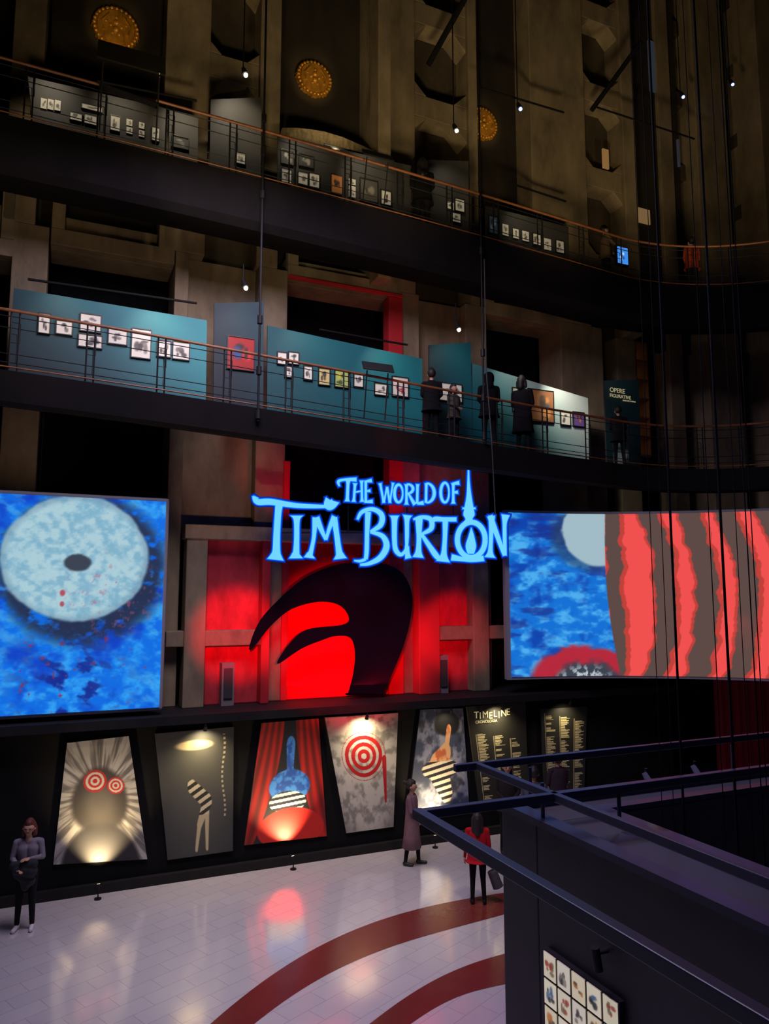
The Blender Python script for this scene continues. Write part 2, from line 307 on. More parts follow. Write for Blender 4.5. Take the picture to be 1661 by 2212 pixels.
LET=[
('T',[[(733,1050,3),(731,1040,6),(745,1036,5),(770,1036,9)],st_(752,1038,750,1083,6)]),
('H',[st_(767,1044,764,1084,5),st_(781,1038,782,1084,5),[(764,1064,3),(783,1060,3)]]),
('E',[st_(790,1038,790,1086,5,1.3),[(790,1040,4),(803,1038,8)],[(790,1061,3.5),(800,1060,6)],[(790,1084,4),(805,1083,8)]]),
('W',[st_(821,1044,829,1086,4.5,1.6),st_(829,1086,836,1052,3.5,1),st_(836,1052,842,1086,4.5,1.1),st_(842,1086,849,1043,3.5,1.8)]),
('O',[arc(861,1066,9,19,0,360,3,6)]),
('R',[st_(878,1046,878,1090,5),arc(880,1056,12,10,-95,95,3,6),[(882,1066,4),(890,1080,6),(896,1090,8)]]),
('L',[st_(902,1046,901,1088,5,1.5),[(901,1088,4),(915,1086,9)]]),
('D',[st_(921,1044,920,1086,5,1.4),arc(921,1065,17,21,-90,90,3,7)]),
('O',[arc(961,1064,9,21,0,360,3,6)]),
('F',[st_(979,1044,979,1088,5),[(977,1045,4),(992,1043,9)],[(979,1064,3.5),(989,1063,7)]]),
('T',[[(546,1072,3),(556,1084,12),(585,1084,13),(640,1092,10),(700,1094,7),(712,1091,6)],[(704,1075,1),(712,1090,24),(732,1086,1)],[(604,1086,18),(601,1105,14),(598,1150,14),(597,1188,16),(596,1200,24),(595,1209,36)],[(548,1072,2),(554,1080,14)]]),
('I',[[(641,1114,28),(641,1124,13),(641,1160,11),(640,1190,13),(639,1198,18),(639,1206,30)]]),
('M',[[(681,1118,12),(678,1160,8),(672,1190,9),(669,1198,14),(668,1205,24)],[(683,1118,14),(693,1142,10),(704,1166,6)],[(704,1166,6),(712,1140,8),(723,1116,13)],[(722,1118,12),(728,1160,11),(732,1190,13),(734,1199,18),(735,1207,28)]]),
('B',[[(795,1106,12),(793,1150,9),(792,1190,9),(790,1208,8)],[(772,1122,5),(782,1106,8),(805,1100,9),(824,1112,11),(822,1134,11),(800,1149,6)],[(800,1149,6),(826,1158,10),(835,1180,13),(822,1204,12),(798,1217,8),(778,1220,5)],[(765,1211,3),(778,1212,6),(790,1208,6)]]),
('U',[[(852,1114,20),(852,1125,12),(852,1165,10),(855,1188,10),(866,1198,8),(877,1186,6),(879,1160,8),(879,1125,10),(880,1113,20)],[(879,1180,9),(880,1196,10),(882,1206,14)]]),
('R',[[(905,1118,16),(905,1160,10),(904,1190,12),(903,1204,24)],[(893,1122,4),(910,1117,7),(930,1122,10),(931,1142,10),(908,1155,5)],[(911,1155,7),(928,1180,10),(942,1200,12),(952,1210,6)]]),
('T',[[(930,1136,3),(938,1122,10),(958,1122,9),(986,1122,9)],[(962,1123,12),(961,1160,9),(959,1192,11),(958,1204,18),(957,1213,30)]]),
('O',[arc(1018,1166,30,38,0,360,11,11,28),[(1018,1140,1),(1018,1160,13),(1017,1180,22),(1017,1196,14)],[(1012,1010,2.5),(1012,1040,5),(1013,1070,10),(1013,1096,19)],[(999,1098,4),(1027,1098,4)],[(1013,1100,20),(1013,1112,24),(1013,1122,15),(1013,1132,34)],[(975,1204,14),(1000,1208,9),(1020,1210,8),(1045,1206,12)],
      [(1012,994,1),(1012,1003,4),(1012,1013,1)],[(1002,1003,1),(1012,1003,4),(1022,1003,1)],[(1006,997,1),(1012,1003,3),(1018,1009,1)],[(1018,997,1),(1012,1003,3),(1006,1009,1)]]),
('N',[[(1062,1114,14),(1061,1150,9),(1059,1190,10),(1058,1204,24)],[(1058,1114,12),(1075,1160,10),(1090,1200,8)],[(1092,1112,18),(1090,1130,9),(1090,1160,8),(1091,1200,7)]]),
]
sg=empty('illuminated_sign',PW(820,1215,-.3),'glowing blue flared lettering mounted above the red wall','sign')
for nm,ss in LET:
    b=MB()
    for s_ in ss:
        stroke(b,s_,0,-.34,.03,0); stroke(b,s_,2.0,-.30,.06,1); stroke(b,s_,4.5,-.23,.02,2)  # two wider glowing layers behind each stroke imitate its blue halo
    b.build('letter',[LF,LE,LG],par=sg)
b=MB(); b.tube([PW(590,1150,-.2),PW(1090,1150,-.2)],.02); b.tube([PW(740,1065,-.2),PW(990,1065,-.2)],.015)
for x in (641,792,905,1060): b.tube([PW(x,1150,-.2),PW(x,1165,.52)],.018)
for x in (752,879,979): b.tube([PW(x,1060,-.2),PW(x,1150,-.2)],.015)
b.build('mounting_bar',STEEL,par=sg)
# ------------------------------------------------------------ screens
def paintL(u,v):
    X=-250+608*u; Y=1062+488*v
    n=fbm(X/24,Y/15,1); n2=fbm(X/60,Y/45,5); n3=fbm((X+Y*.5)/40,(Y-X*.4)/20,11)
    c=mix(np.ones(u.shape+(3,))*rgb('#0a6be0'),rgb('#2f9df0'),st(.35,.75,n)); c=mix(c,rgb('#0a3cc0'),st(.45,.75,n2)*.9); c=mix(c,rgb('#56b6ee'),st(.5,.75,n3)*.5); c=mix(c,rgb('#0c1f86'),st(.5,.7,n3)*ell(X,Y,150,1500,110,150,.8)*.9)
    ring=ell(X,Y,168,1226,178+26*n,158+24*n,.12); c=mix(c,rgb('#232c48'),ring*st(.2,.5,n)*.95)
    d=ell(X,Y,150,1203,162+14*n2,138+12*n2,.03); w=mix(np.ones(u.shape+(3,))*rgb('#a9cbd6'),rgb('#7fb0c8'),st(.35,.75,fbm(X/16,Y/12,9))); w=mix(w,rgb('#6f93ac'),st(.88,1.0,np.hypot((X-150)/166,(Y-1203)/142))*.6)
    c=c*(1-d[...,None])+w*d[...,None]
    c=mix(c,rgb('#b45a70'),st(.62,.75,fbm(X/12,Y/12,13))*ell(X,Y,240,1290,100,80,.6)*.5)
    c=mix(c,rgb('#39414f'),ell(X,Y,152,1214,27+8*n,17+8*n,.15))
    c=mix(c,rgb('#b03040'),np.maximum(ell(X,Y,122,1283,6,7,.3),ell(X,Y,122,1308,5,6,.3))*.8)
    c=mix(c,rgb('#8a3048'),st(.74,.78,fbm(X/14,Y/14,30))*st(1340,1400,Y)*.8)
    return c
def paintR(u,v):
    X=1098+563*u/.72; Y=1103+362*v
    n=fbm(X/22,Y/14,2); n2=fbm(X/55,Y/40,6)
    c=mix(np.ones(u.shape+(3,))*rgb('#1270d4'),rgb('#4cadee'),st(.35,.72,n)); c=mix(c,rgb('#0d46b0'),st(.48,.72,n2)); c=mix(c,rgb('#1b2f88'),st(.52,.7,fbm(X/80,Y/22,8))*.7)
    c=mix(c,rgb('#2a3a5a'),ell(X,Y,1290,1158,92+10*n,74,.15)*.6)
    c=mix(c,rgb('#a0bac6'),ell(X,Y,1300,1140,70+18*n2,82,.05))
    c=mix(c,rgb('#b4283a'),ell(X,Y,1262,1475,120,62+24*n,.1)); c=mix(c,rgb('#3a4250'),ell(X,Y,1268,1492,80,45+26*n,.15)); c=mix(c,rgb('#b8c4c8'),ell(X,Y,1262,1492,66,48,.3)*st(.45,.6,fbm(X/8,Y/8,3)))
    wob=9*(fbm(Y/26,X*0+3,4)-.5)+4*(fbm(Y/9,X*0+1,14)-.5)
    bow=24*((Y-1290)/180)**2; S=np.ones(u.shape+(3,))*rgb('#f0504e'); Xe=X-wob
    for k,(a,w_) in enumerate(((1318,32),(1398,40),(1478,44),(1560,38),(1640,42),(1725,44),(1810,44),(1890,40))):
        wv=12*(fbm(Y/36,X*0+k,20+k)-.5)*2
        cen=a+w_/2+wv+(-bow*.2 if k<1 else -bow*.9+12)+ (0 if k==0 else 14*np.sin((Y-1103)/362*3.1))
        S=mix(S,rgb('#c04038'),1-st(w_/2+7,w_/2+9,np.abs(Xe-cen-2))); S=mix(S,rgb('#5c4843'),1-st(w_/2-1,w_/2+1,np.abs(Xe-cen)))
    edge=1318-12*np.sin((Y-1103)/362*3.1)+.06*(Y-1103); k=st(-1,1,X-edge)[...,None]
    return c*(1-k)+S*k
uR_,_=PX(352,1300,-.15); uL_,_=PX(-260,1300,-.15); zsb,zst=PX(350,1528,-.15)[1],PX(356,1083,-.15)[1]
scr=MB().box(uL_-.07,uR_+.07,-.10,.1,zsb-.07,zst+.07).build('projection_screen',GREYM,label='large screen showing blue painted texture with a pale disc',cat='screen',bevel=.05)
painted('display_surface',W(uL_,-.115,zst),W(uR_,-.115,zst),W(uR_,-.115,zsb),W(uL_,-.115,zsb),330,250,paintL,EMS,par=scr)
rp=[(2.9,17.22),(4.4,17.5),(5.9,17.55),(7.4,17.3),(8.84,16.85),(10,16.3),(11,15.7)]
q=cr([(a,b_,0) for a,b_ in rp],10); rl=[0]
for i in range(1,len(q)): rl.append(rl[-1]+math.hypot(q[i][0]-q[i-1][0],q[i][1]-q[i-1][1]))
rl=np.array(rl)/rl[-1]; qx=np.array([a[0] for a in q]); qy=np.array([a[1] for a in q])
zr0=PY(1110,1463,17.22).z; zr1=PY(1100,1107,17.22).z
def surfR(gu,gv): return np.stack([np.interp(gu,rl,qx),np.interp(gu,rl,qy),zr1+(zr0-zr1)*gv],-1)
b=MB(); n=len(q)
for i in range(n-1):
    a,c=Vector((q[i][0],q[i][1],0)),Vector((q[i+1][0],q[i+1][1],0)); nn=Vector((-(c-a).y,(c-a).x,0)).normalized()
    e0=Vector((0,0,zr0-.06));e1=Vector((0,0,zr1+.06)); a2=a-(c-a)*(1.0 if i==0 else 0)
    b.prism([a2+nn*.02+e0,c+nn*.02+e0,c+nn*.02+e1,a2+nn*.02+e1],[a2+nn*.2+e0,c+nn*.2+e0,c+nn*.2+e1,a2+nn*.2+e1])
scr2=b.build('projection_screen',GREYM,label='large curved screen showing blue texture beside red and grey stripes',cat='screen')
painted('display_surface',0,0,0,0,460,230,paintR,EMS,par=scr2,surf=surfR)
# ------------------------------------------------------------ posters (plain generic stand-ins)
def one(u,h): return np.ones(u.shape+(3,))*rgb(h)
def rings(c,u,v,cx,cy,r,asp,k,h1,h2):
    q=np.hypot(u-cx,(v-cy)*asp); return np.where((q<r)[...,None],np.where((((q/r*k)%1)<.5)[...,None],rgb(h1),rgb(h2)),c)
def P1(u,v):
    a=np.arctan2(v-.45,(u-.5)*.7); n=fbm(a*14,np.hypot(u-.5,v-.5)*3,3)
    c=mix(one(u,'#b4b0a8'),rgb('#66625e'),st(.35,.7,n)); m=ell(u,v,.5,.5,.36,.27,.12); c=mix(c,rgb('#3a3533'),m); c=mix(c,rgb('#29272b'),ell(u,v,.5,1.02,.42,.34,.08))
    c=mix(c,rgb('#605a53'),ell(u,v,.5,.52,.2,.16,.6))
    for cx,cy,r in ((.44,.34,.16),(.72,.39,.12)): c=rings(c,u,v,cx,cy,r,1.75,2.5,'#b0201f','#c6bcae')
    return c
def P2(u,v):
    c=one(u,'#2f3030'); c=mix(c,rgb('#56544a'),ell(u,v,.5,.45,.5,.45,.9)); c=mix(c,rgb('#b8a67e'),ell(u,v,.48,.12,.24,.04,.2))
    b_=np.maximum.reduce([seg(u,v,.42,.45,.62,.58,.06,.07),seg(u,v,.62,.58,.5,.76,.06,.035),seg(u,v,.5,.76,.44,.95,.03,.02),seg(u,v,.62,.6,.6,.95,.035,.02)])
    s=np.where((((v*15+u*5)%1)<.5)[...,None],rgb('#d0c29c'),rgb('#332f28')); s=np.where((v>.68)[...,None],rgb('#c0b088'),s)
    c=c*(1-b_[...,None])+s*b_[...,None]
    return mix(c,rgb('#b5a98a'),(1-st(.012,.016,np.abs(u-.86-.02*np.sin(v*12))))*(((v*26)%1)<.5)*(v<.72)*(v>.05))
def P3(u,v):
    f=np.sin((u-.5)*(60-22*v))*.5+.5; c=mix(one(u,'#b81812'),rgb('#560c08'),f*.8)
    c=mix(c,rgb('#141520'),1-st(-.01,.01,np.abs(u-.5)-(.1+.3*v**1.6)))
    b_=np.maximum.reduce([seg(u,v,.52,.2,.52,.4,.07,.05),ell(u,v,.52,.55,.29,.14,.05),seg(u,v,.52,.6,.52,.8,.2,.16)])
    s=mix(one(u,'#3f8ae0'),rgb('#1f52aa'),st(.4,.65,fbm(u*14,v*22,3))); c=c*(1-b_[...,None])+s*b_[...,None]
    k=ell(u,v,.5,.68,.25,.09,.02)>.5; c=np.where(k[...,None],np.where((((u*1.5+v*22)%1)<.5)[...,None],rgb('#d8dcd4'),rgb('#20263a')),c)
    return mix(c,rgb('#c01a10'),ell(u,v,.55,.9,.42,.17,.03))
def P4(u,v):
    c=mix(one(u,'#c4bfb4'),rgb('#8a867e'),st(.45,.72,fbm(u*9,v*14,4))); c=mix(c,rgb('#5c5955'),(1-ell(u,v,.5,.45,.62,.62,.35))*.8)
    q=np.hypot(u-.48,(v-.36)*1.6); c=np.where(((q<.34)&(((q/.34*3.5)%1)>.42))[...,None],rgb('#b3161a'),c)
    return mix(c,rgb('#b3161a'),seg(u,v,.8,.4,.83,.76,.035,.02))
def P5(u,v):
    c=mix(one(u,'#3d4660'),rgb('#8a8fa6'),st(.4,.68,fbm(u*6,v*8,5))); c=mix(c,rgb('#20222e'),st(.5,.7,fbm(u*5,v*7,9))*.6)
    c=mix(c,rgb('#17181f'),ell(u,v,.62,.14,.28,.12,.15))
    b_=np.maximum.reduce([seg(u,v,.66,.2,.6,.42,.05,.04),seg(u,v,.6,.42,.45,.55,.1,.16),ell(u,v,.5,.57,.34,.1,.05),seg(u,v,.5,.6,.62,.8,.17,.1)])
    s=mix(one(u,'#d6a77a'),rgb('#b8623e'),st(.5,.7,fbm(u*8,v*9,2))); s=np.where((v>.5)[...,None],np.where((((v*16+u*2)%1)<.5)[...,None],rgb('#ded6c2'),rgb('#22232c')),s)
    return c*(1-b_[...,None])+s*b_[...,None]
def textcols(cols,y0,y1,bg,fg,seed=1):
    def fn(u,v):
        c=one(u,bg); R=np.random.RandomState(seed); L=R.rand(200)*.6+.4; H=R.rand(200)
        for (a,b_) in cols:
            k=np.floor(v*75).astype(int); ok=(u>a)&(u<a+(b_-a)*L[(k+int(a*90))%200])&(v>y0+.12*a)&(v<y1)&(H[(k//2*2+int(a*50))%200]>.2)&(((v*75)%1)<.55)
            c=np.where(ok[...,None],rgb(fg),c); hd=(u>a-.03)&(u<a-.015)&(v>y0+.12*a)&(v<y1); c=np.where(hd[...,None],rgb(fg)*.8,c)
        return c
    return fn
P6=textcols([(.12,.3),(.42,.6),(.72,.9)],.27,.97,'#2b2b24','#e0d4a0',2)
P7=textcols([(.1,.3),(.42,.62),(.74,.95)],.04,.97,'#262722','#e0d4a0',5)
TX=mat('text_cream',hx('#d8cda0'),.6,em=hx('#d8cda0'),es=.3)
def text(s,px,py,d,size,par,m=TX,sx=1):
    c=D.curves.new('lettering','FONT'); c.body=s; c.size=size; c.extrude=.004; c.align_x='LEFT'
    t=D.objects.new('tmp',c); COL.objects.link(t); bpy.context.view_layer.update(); me=D.meshes.new_from_object(t.evaluated_get(bpy.context.evaluated_depsgraph_get())); D.objects.remove(t)
    me.materials.clear(); me.materials.append(m); p=PW(px,py,d)
    me.transform(Matrix(((U.x*sx,0,-N.x,0),(U.y*sx,0,-N.y,0),(0,1,0,0),(0,0,0,1)))); me.name='lettering'
    o=D.objects.new('lettering',me); COL.objects.link(o); o.location=p; attach(o,par); return o
PQ=[(P1,[(145,1605),(278,1590),(318,1856),(115,1868)],'grey poster with two red discs over a dark form'),
(P2,[(335,1585),(505,1570),(503,1838),(362,1858)],'charcoal poster with a pale striped bent ribbon form'),
(P3,[(565,1562),(688,1552),(706,1806),(528,1826)],'poster of red curtains around a blue abstract form'),
(P4,[(702,1550),(860,1540),(850,1786),(748,1800)],'pale grey poster with large red concentric rings'),
(P5,[(908,1533),(1000,1530),(1014,1752),(880,1768)],'blue-grey cloudy poster with pale striped abstract form'),
(P6,[(1008,1527),(1135,1516),(1142,1728),(1036,1742)],'dark timeline panel with cream heading and text columns'),
(P7,[(1168,1532),(1268,1526),(1262,1716),(1178,1724)],'dark timeline panel with three cream text columns')]
PANELBK=mat('panel_edge_dark',(.03,.03,.03),.6)
for fn,qd,lb in PQ:
    pts=[PW(x,y,-.05) for x,y in qd]
    pb=MB().prism([p+N*.004 for p in pts],[p+N*.045 for p in pts]).build('wall_poster' if fn not in(P6,P7) else 'text_panel',PANELBK,label=lb,cat='poster' if fn not in(P6,P7) else 'text panel')
    painted('printed_face',*pts,150,260,fn,PR,par=pb)
    if fn is P6:
        u0,z0=PX(1024,1552,-.065); cw_=[.135,.075,.165,.125,.125,.07,.15,.12]; xx=0
        for ch,w_,dz in zip('TIMELINE',cw_,(.0,-.02,.0,-.03,.0,-.03,.0,.02)):
            t_=text(ch,1024,1552,-.065,.21,pb); t_.location=W(u0+xx,-.065,z0+dz); t_.matrix_parent_inverse=Matrix.Translation(pb.location).inverted(); xx+=w_*1.0
        text('CRONOLOGIA',1027,1563,-.065,.085,pb)
LENS=mat('warm_lens',(.1,.1,.1),.3,em=(1,.75,.4),es=6)
def uplight(px,tx,ty,wt,dd=-.36):
    t=PW(tx,ty,0); u,_=PX(px,1830,dd); p=W(u,dd,0); e=empty('floor_spotlight',p,'small black uplight standing on the floor before a poster','spotlight','poster uplights')
    dr=(t-(p+Vector((0,0,.2)))).normalized()
    MB().tube([p,p+Vector((0,0,.02))],.06,12).tube([p+Vector((0,0,.02)),p+Vector((0,0,.16))],.012,8).build('stand',STEEL,par=e)
    c=p+Vector((0,0,.2)); MB().tube([c-dr*.05,c+dr*.05],[.022,.032],12).build('lamp_head',BLK2,par=e)
    MB().tube([c+dr*.051,c+dr*.053],.026,12).build('lamp_lens',LENS,par=e)
    spot(c+dr*.09,t,wt,(1,.74,.38),92,1,.03)
uplight(216,222,1755,420); uplight(634,606,1705,360); uplight(940,928,1675,320)
def downlight(tx,ty,wt):
    t=PW(tx,ty,0); u,_=UD(t); p=W(u,-.33,2.84); e=empty('ledge_spotlight',p,'small black downlight under the ledge above a poster','spotlight','ledge downlights')
    MB().tube([p,p-Vector((0,0,.06))],.015,8).build('stem',STEEL,par=e); MB().tube([p-Vector((0,0,.05)),p-Vector((0,0,.12))+N*.03],[.03,.04],12).build('lamp_head',BLK2,par=e)
    spot(p-Vector((0,0,.14)),t,wt,(1,.80,.48),130,1,.03)
downlight(435,1650,90); downlight(780,1600,85); downlight(1070,1570,60); downlight(1215,1570,30); downlight(960,1600,14)
for x,wt in ((215,130),(430,120),(620,210),(790,130),(950,130)): spot(PW(x,1000,-4.2),PW(x,1690,0),wt,(1,.86,.66),17,.7,.1)
# ------------------------------------------------------------ ramps
def ramp_path(d0=-1.2,R=4.0):
    pts=[];u0=-12.5; pe=PX(1330,900,d0)[0]
    for i in range(61): pts.append(W(u0+(pe-u0)*i/60,d0,0))
    c=pts[-1]-N*R
    for i in range(1,31):
        a=math.radians(100)*i/30; pts.append(c+N*R*math.cos(a)+U*R*math.sin(a))
    return pts
RP=ramp_path()
def proj(p):
    q=p-Vector((0,0,CAMZ)); zc=q.y*cp+q.z*sp; yc=-q.y*sp+q.z*cp; return 830.5+F*q.x/zc,1106-F*yc/zc
def zfit(tab):
    xs=[t[0] for t in tab]; ys=[t[1] for t in tab]; S=[];Z=[]
    for i,p in enumerate(RP):
        z=10.
        for _ in range(25):
            px,py=proj(Vector((p.x,p.y,z))); 
            if px>1700 or px<-60: break
            ty=np.interp(px,xs,ys); z-=(ty-py)*p.y/F
        else:
            S.append(i);Z.append(z)
    pf=np.polyfit(S,Z,3); lo,hi=min(S),max(S)
    return [float(np.polyval(pf,min(max(i,lo),hi))) for i in range(len(RP))]
def norm_at(i):
    a=RP[max(i-1,0)];c=RP[min(i+1,len(RP)-1)]; t=(c-a); t.z=0;t.normalize(); return Vector((-t.y,t.x,0))
RB=mat('ramp_black',(.0045,.0035,.004),.9,noise=.3,nscale=2,spec=.15)
def ramp(tab,label,deep):
    zs=zfit(tab); n=len(RP)
    e=empty('ramp_walkway',RP[20]+Vector((0,0,zs[20]-1.6)),label,'walkway')
    def P(i,o,z): return RP[i]+norm_at(i)*o+Vector((0,0,zs[i]+z))
    prof=[(-.04,-1.05),(1.3,-1.05),(1.3,-1.3-deep*.8),(1.1,-1.42-deep),(.1,-1.62-deep),(-.04,-1.58-deep*.8)]
    b=MB(); vs=[P(i,o,z) for i in range(n) for o,z in prof]; k=len(prof); fs=[]
    for i in range(n-1):
        for j in range(k): fs.append((i*k+j,i*k+(j+1)%k,(i+1)*k+(j+1)%k,(i+1)*k+j))
    fs+= [tuple(range(k)),tuple(range((n-1)*k,n*k))]; b.add(vs,fs).build('deck',RB,par=e)
    MB().tube([P(i,0,0) for i in range(n)],.028,8).build('handrail',WOOD,par=e,smooth=True)
    MB().tube([P(i,0,-.98) for i in range(n)],.014,6).build('lower_rail',WOOD,par=e,smooth=True)
    b=MB()
    for zz in (-.1,-.3,-.75,-.9): b.tube([P(i,.02,zz) for i in range(n)],.009,5)
    b.build('infill_rails',STEEL,par=e)
    for i in range(1,86,4):
        b=MB()
        for o2 in (0,1):
            q_=RP[i+o2]-RP[i]; off=(q_.normalized()*.13 if o2 else Vector((0,0,0)))
            b.tube([P(i,.02,-1.3)+off,P(i,.02,-.01)+off],.016,6)
        for (t1,za,zb) in ((.5,-.2,-.55),(.35,-.4,-.9)):
            b.tube([P(i,.02,za),P(i,.02,za).lerp(P(i+1,.02,za),t1),P(i,.02,zb).lerp(P(i+1,.02,zb),t1),P(i,.02,zb)],.008,5)
        b.build('baluster_post',STEEL,par=e)
    return zs
T1=[(-100,98),(0,120),(220,180),(550,285),(800,350),(1035,410),(1250,485),(1400,530),(1500,545),(1600,528),(1700,490)]
T2=[(-100,648),(0,665),(550,765),(800,812),(1000,850),(1200,885),(1400,918),(1480,925),(1600,918),(1700,905)]
Z1=ramp(T1,'upper black ramp walkway with wooden handrail along the hall',.45)
Z2=ramp(T2,'lower black ramp walkway with wooden handrail above the screens',.0)
def railz(zs,u):
    uu=[UD(p)[0] for p in RP[:61]]; return float(np.interp(u,uu,zs[:61]))
# ------------------------------------------------------------ display boards on ramps
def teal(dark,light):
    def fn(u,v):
        t=np.clip(u*.75+(1-v)*.45-.1,0,1); return mix(one(u,dark),rgb(light),st(0,1,t))  # printed gradient that also holds lamp glow toward the upper right
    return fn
bd=-.1
def board(q,fn,lb,zs,m=PR):
    pts=[PW(x,y,bd) for x,y in q]
    u0=UD(pts[3])[0];u1=UD(pts[2])[0]
    pts[3]=W(u0,bd,railz(zs,u0)-1.04); pts[2]=W(u1,bd,railz(zs,u1)-1.04)
    o=MB().prism([p+N*.003 for p in pts],[p+N*.05 for p in pts]).build('display_board',PANELBK,label=lb,cat='display board')
    painted('printed_face',*pts,24,16,fn,m,par=o); return o
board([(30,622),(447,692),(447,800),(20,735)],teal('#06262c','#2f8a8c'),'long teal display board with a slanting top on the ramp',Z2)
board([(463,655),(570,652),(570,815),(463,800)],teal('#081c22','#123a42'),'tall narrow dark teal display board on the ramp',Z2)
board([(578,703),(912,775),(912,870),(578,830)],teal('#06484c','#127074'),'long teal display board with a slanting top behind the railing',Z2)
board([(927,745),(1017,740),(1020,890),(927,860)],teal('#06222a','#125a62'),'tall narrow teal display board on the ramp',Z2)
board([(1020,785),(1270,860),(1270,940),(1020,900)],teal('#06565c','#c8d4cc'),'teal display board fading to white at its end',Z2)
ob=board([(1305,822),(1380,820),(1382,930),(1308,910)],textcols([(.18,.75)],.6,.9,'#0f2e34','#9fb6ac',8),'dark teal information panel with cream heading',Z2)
text('OPERE',1317,846,-.12,.17,ob); text('FIGURATIVE',1317,857,-.12,.13,ob); text('ESSENTIAL WORKS',1345,866,-.12,.05,ob)
for q,lb in (([(60,165),(362,235),(362,330),(85,255)],'long charcoal display board with small cards'),([(366,236),(428,252),(428,350),(366,335)],'charcoal display board with a text block'),([(455,215),(565,210),(565,370),(455,340)],'tall narrow grey display board'),
    ([(600,290),(888,358),(888,465),(600,390)],'long charcoal display board with framed drawings'),([(918,345),(1012,348),(1012,490),(930,470)],'tall narrow black display board with small prints'),([(1050,445),(1228,490),(1228,562),(1050,520)],'charcoal display board with a row of small prints')):
    board(q,teal('#1c1c1d','#3d3b38'),lb+' on the upper ramp' if len(lb)<40 else lb,Z1)  # grey lamp glow on the charcoal boards is put into the gradient
FRB=mat('frame_black',(.012,.012,.012),.4); PRP=vcmat('self_glow_paper',.10,.6)  # paper has a faint emission standing in for lamp light on it
def art(seed,bg,fg,k=5):
    def fn(u,v):
        R=np.random.RandomState(seed); c=one(u,bg); mrg=(u>.12)&(u<.88)&(v>.12)&(v<.88)
        for i in range(k):
            a=R.rand(5); m_=ell(u,v,.25+.5*a[0],.25+.5*a[1],.06+.14*a[2],.05+.16*a[3],.3)*mrg; c=mix(c,rgb(fg[i%len(fg)]),m_*.85)
        return c
    return fn
def picture(x0,y0,x1,y1,seed,bg='#d8d2c0',fg=('#3a3634','#6a625a'),fr=.018,lb='small framed ink drawing on pale paper',grp='framed drawings on the lower ramp boards'):
    u0,_=PX(x0,(y0+y1)/2,bd-.02); u1,_=PX(x1,(y0+y1)/2,bd-.02); _,z1=PX((x0+x1)/2,y0,bd-.02); _,z0=PX((x0+x1)/2,y1,bd-.02)
    b=MB(); d0,d1=bd-.035,bd-.002
    b.box(u0,u1,d0+.012,d1,z0,z1); 
    if fr: b.box(u0,u1,d0-.01,d0+.012,z1-fr,z1);b.box(u0,u1,d0-.01,d0+.012,z0,z0+fr);b.box(u0,u0+fr,d0-.01,d0+.012,z0+fr,z1-fr);b.box(u1-fr,u1,d0-.01,d0+.012,z0+fr,z1-fr)
    o=b.build('framed_picture' if fr else 'exhibit_card',FRB,label=lb,cat='picture' if fr else 'card',group=grp)
    d=d0+.008; painted('print',W(u0+fr,d,z1-fr),W(u1-fr,d,z1-fr),W(u1-fr,d,z0+fr),W(u0+fr,d,z0+fr),16,18,art(seed,bg,fg),PRP,par=o)
A=[(82,676,110,722),(120,692,158,724),(172,678,220,718),(168,722,222,752),(233,708,276,745),(283,710,327,775),(338,735,370,772),(372,738,410,778),(598,760,620,788),(622,760,646,788),(614,790,632,816),(655,790,675,822),(763,808,785,837),(808,828,838,855),(948,828,998,868),(1210,888,1232,920)]
for i,r in enumerate(A): picture(*r,i+1)
for i,(r,bg,fg,lb) in enumerate([((490,728,550,800),'#a01812',('#20160f','#2a4f80','#d03020'),'framed red painting with a dark blue central form'),((687,795,713,833),'#c9b878',('#5a4020','#2a2a2a'),'small framed ochre drawing'),((722,799,753,838),'#a8b860',('#3a4a20','#c8c040'),'small framed green-yellow drawing on teal board'),
    ((846,814,882,858),'#cfc4b8',('#a01818','#a01818'),'framed pale drawing with a red mark'),((1140,842,1196,912),'#8a5a34',('#c88848','#3a2a20','#30405a'),'large framed orange and brown painting'),((1106,838,1134,890),'#c9c2a8',('#6a5030','#a03020'),'framed cream drawing beside the orange painting'),((1237,890,1262,922),'#6a4a8a',('#c08030','#302040'),'small framed purple and orange painting')]):
    picture(*r,40+i,bg,fg,lb=lb)
Bc=[(88,213,101,235),(103,215,116,237),(118,217,131,239),(150,243,178,262),(181,248,210,270),(175,227,222,240),(238,250,260,284),(273,258,286,272),(273,275,286,289),(300,265,312,278),(300,282,312,296),(327,275,345,306),(508,330,530,355),(607,365,630,396),(643,372,665,401),(667,375,690,406),(753,387,768,399),(753,402,768,426),(965,437,980,453),(982,430,1003,458),(973,460,995,481),(1085,485,1098,509),(1108,495,1120,515),(1128,500,1142,521),(1150,505,1168,530),(1175,516,1190,540),(1200,520,1218,547)]
for i,r in enumerate(Bc): picture(*r,80+i,'#cfc9b8',('#4a4640','#8a8478'),fr=0 if r[2]-r[0]<17 else .012,lb='small pale printed card on a charcoal board',grp='cards on the upper ramp boards')
for i,(r,bg,fg) in enumerate([((607,325,635,356),'#3a3a38',('#b0aaa0','#807a70')),((714,378,740,419),'#c07a3c',('#3a2a20','#2a2a2a')),((777,388,816,436),'#46423a',('#8a8270','#2a2622')),((822,412,845,444),'#c8c2b4',('#222222','#111111')),((1055,468,1078,506),'#3a4a58',('#8aa0b0','#202830')),((370,295,408,321),'#2c2c2b',('#8a867c','#6a665e')),((645,335,678,362),'#262625',('#8a867c','#6a665e'))]):
    picture(*r,120+i,bg,fg,fr=.015,lb='small framed print on a charcoal board',grp='framed prints on the upper ramp boards')
u0,z1=PX(1334,531,-.9);u1,z0=PX(1358,572,-.9)
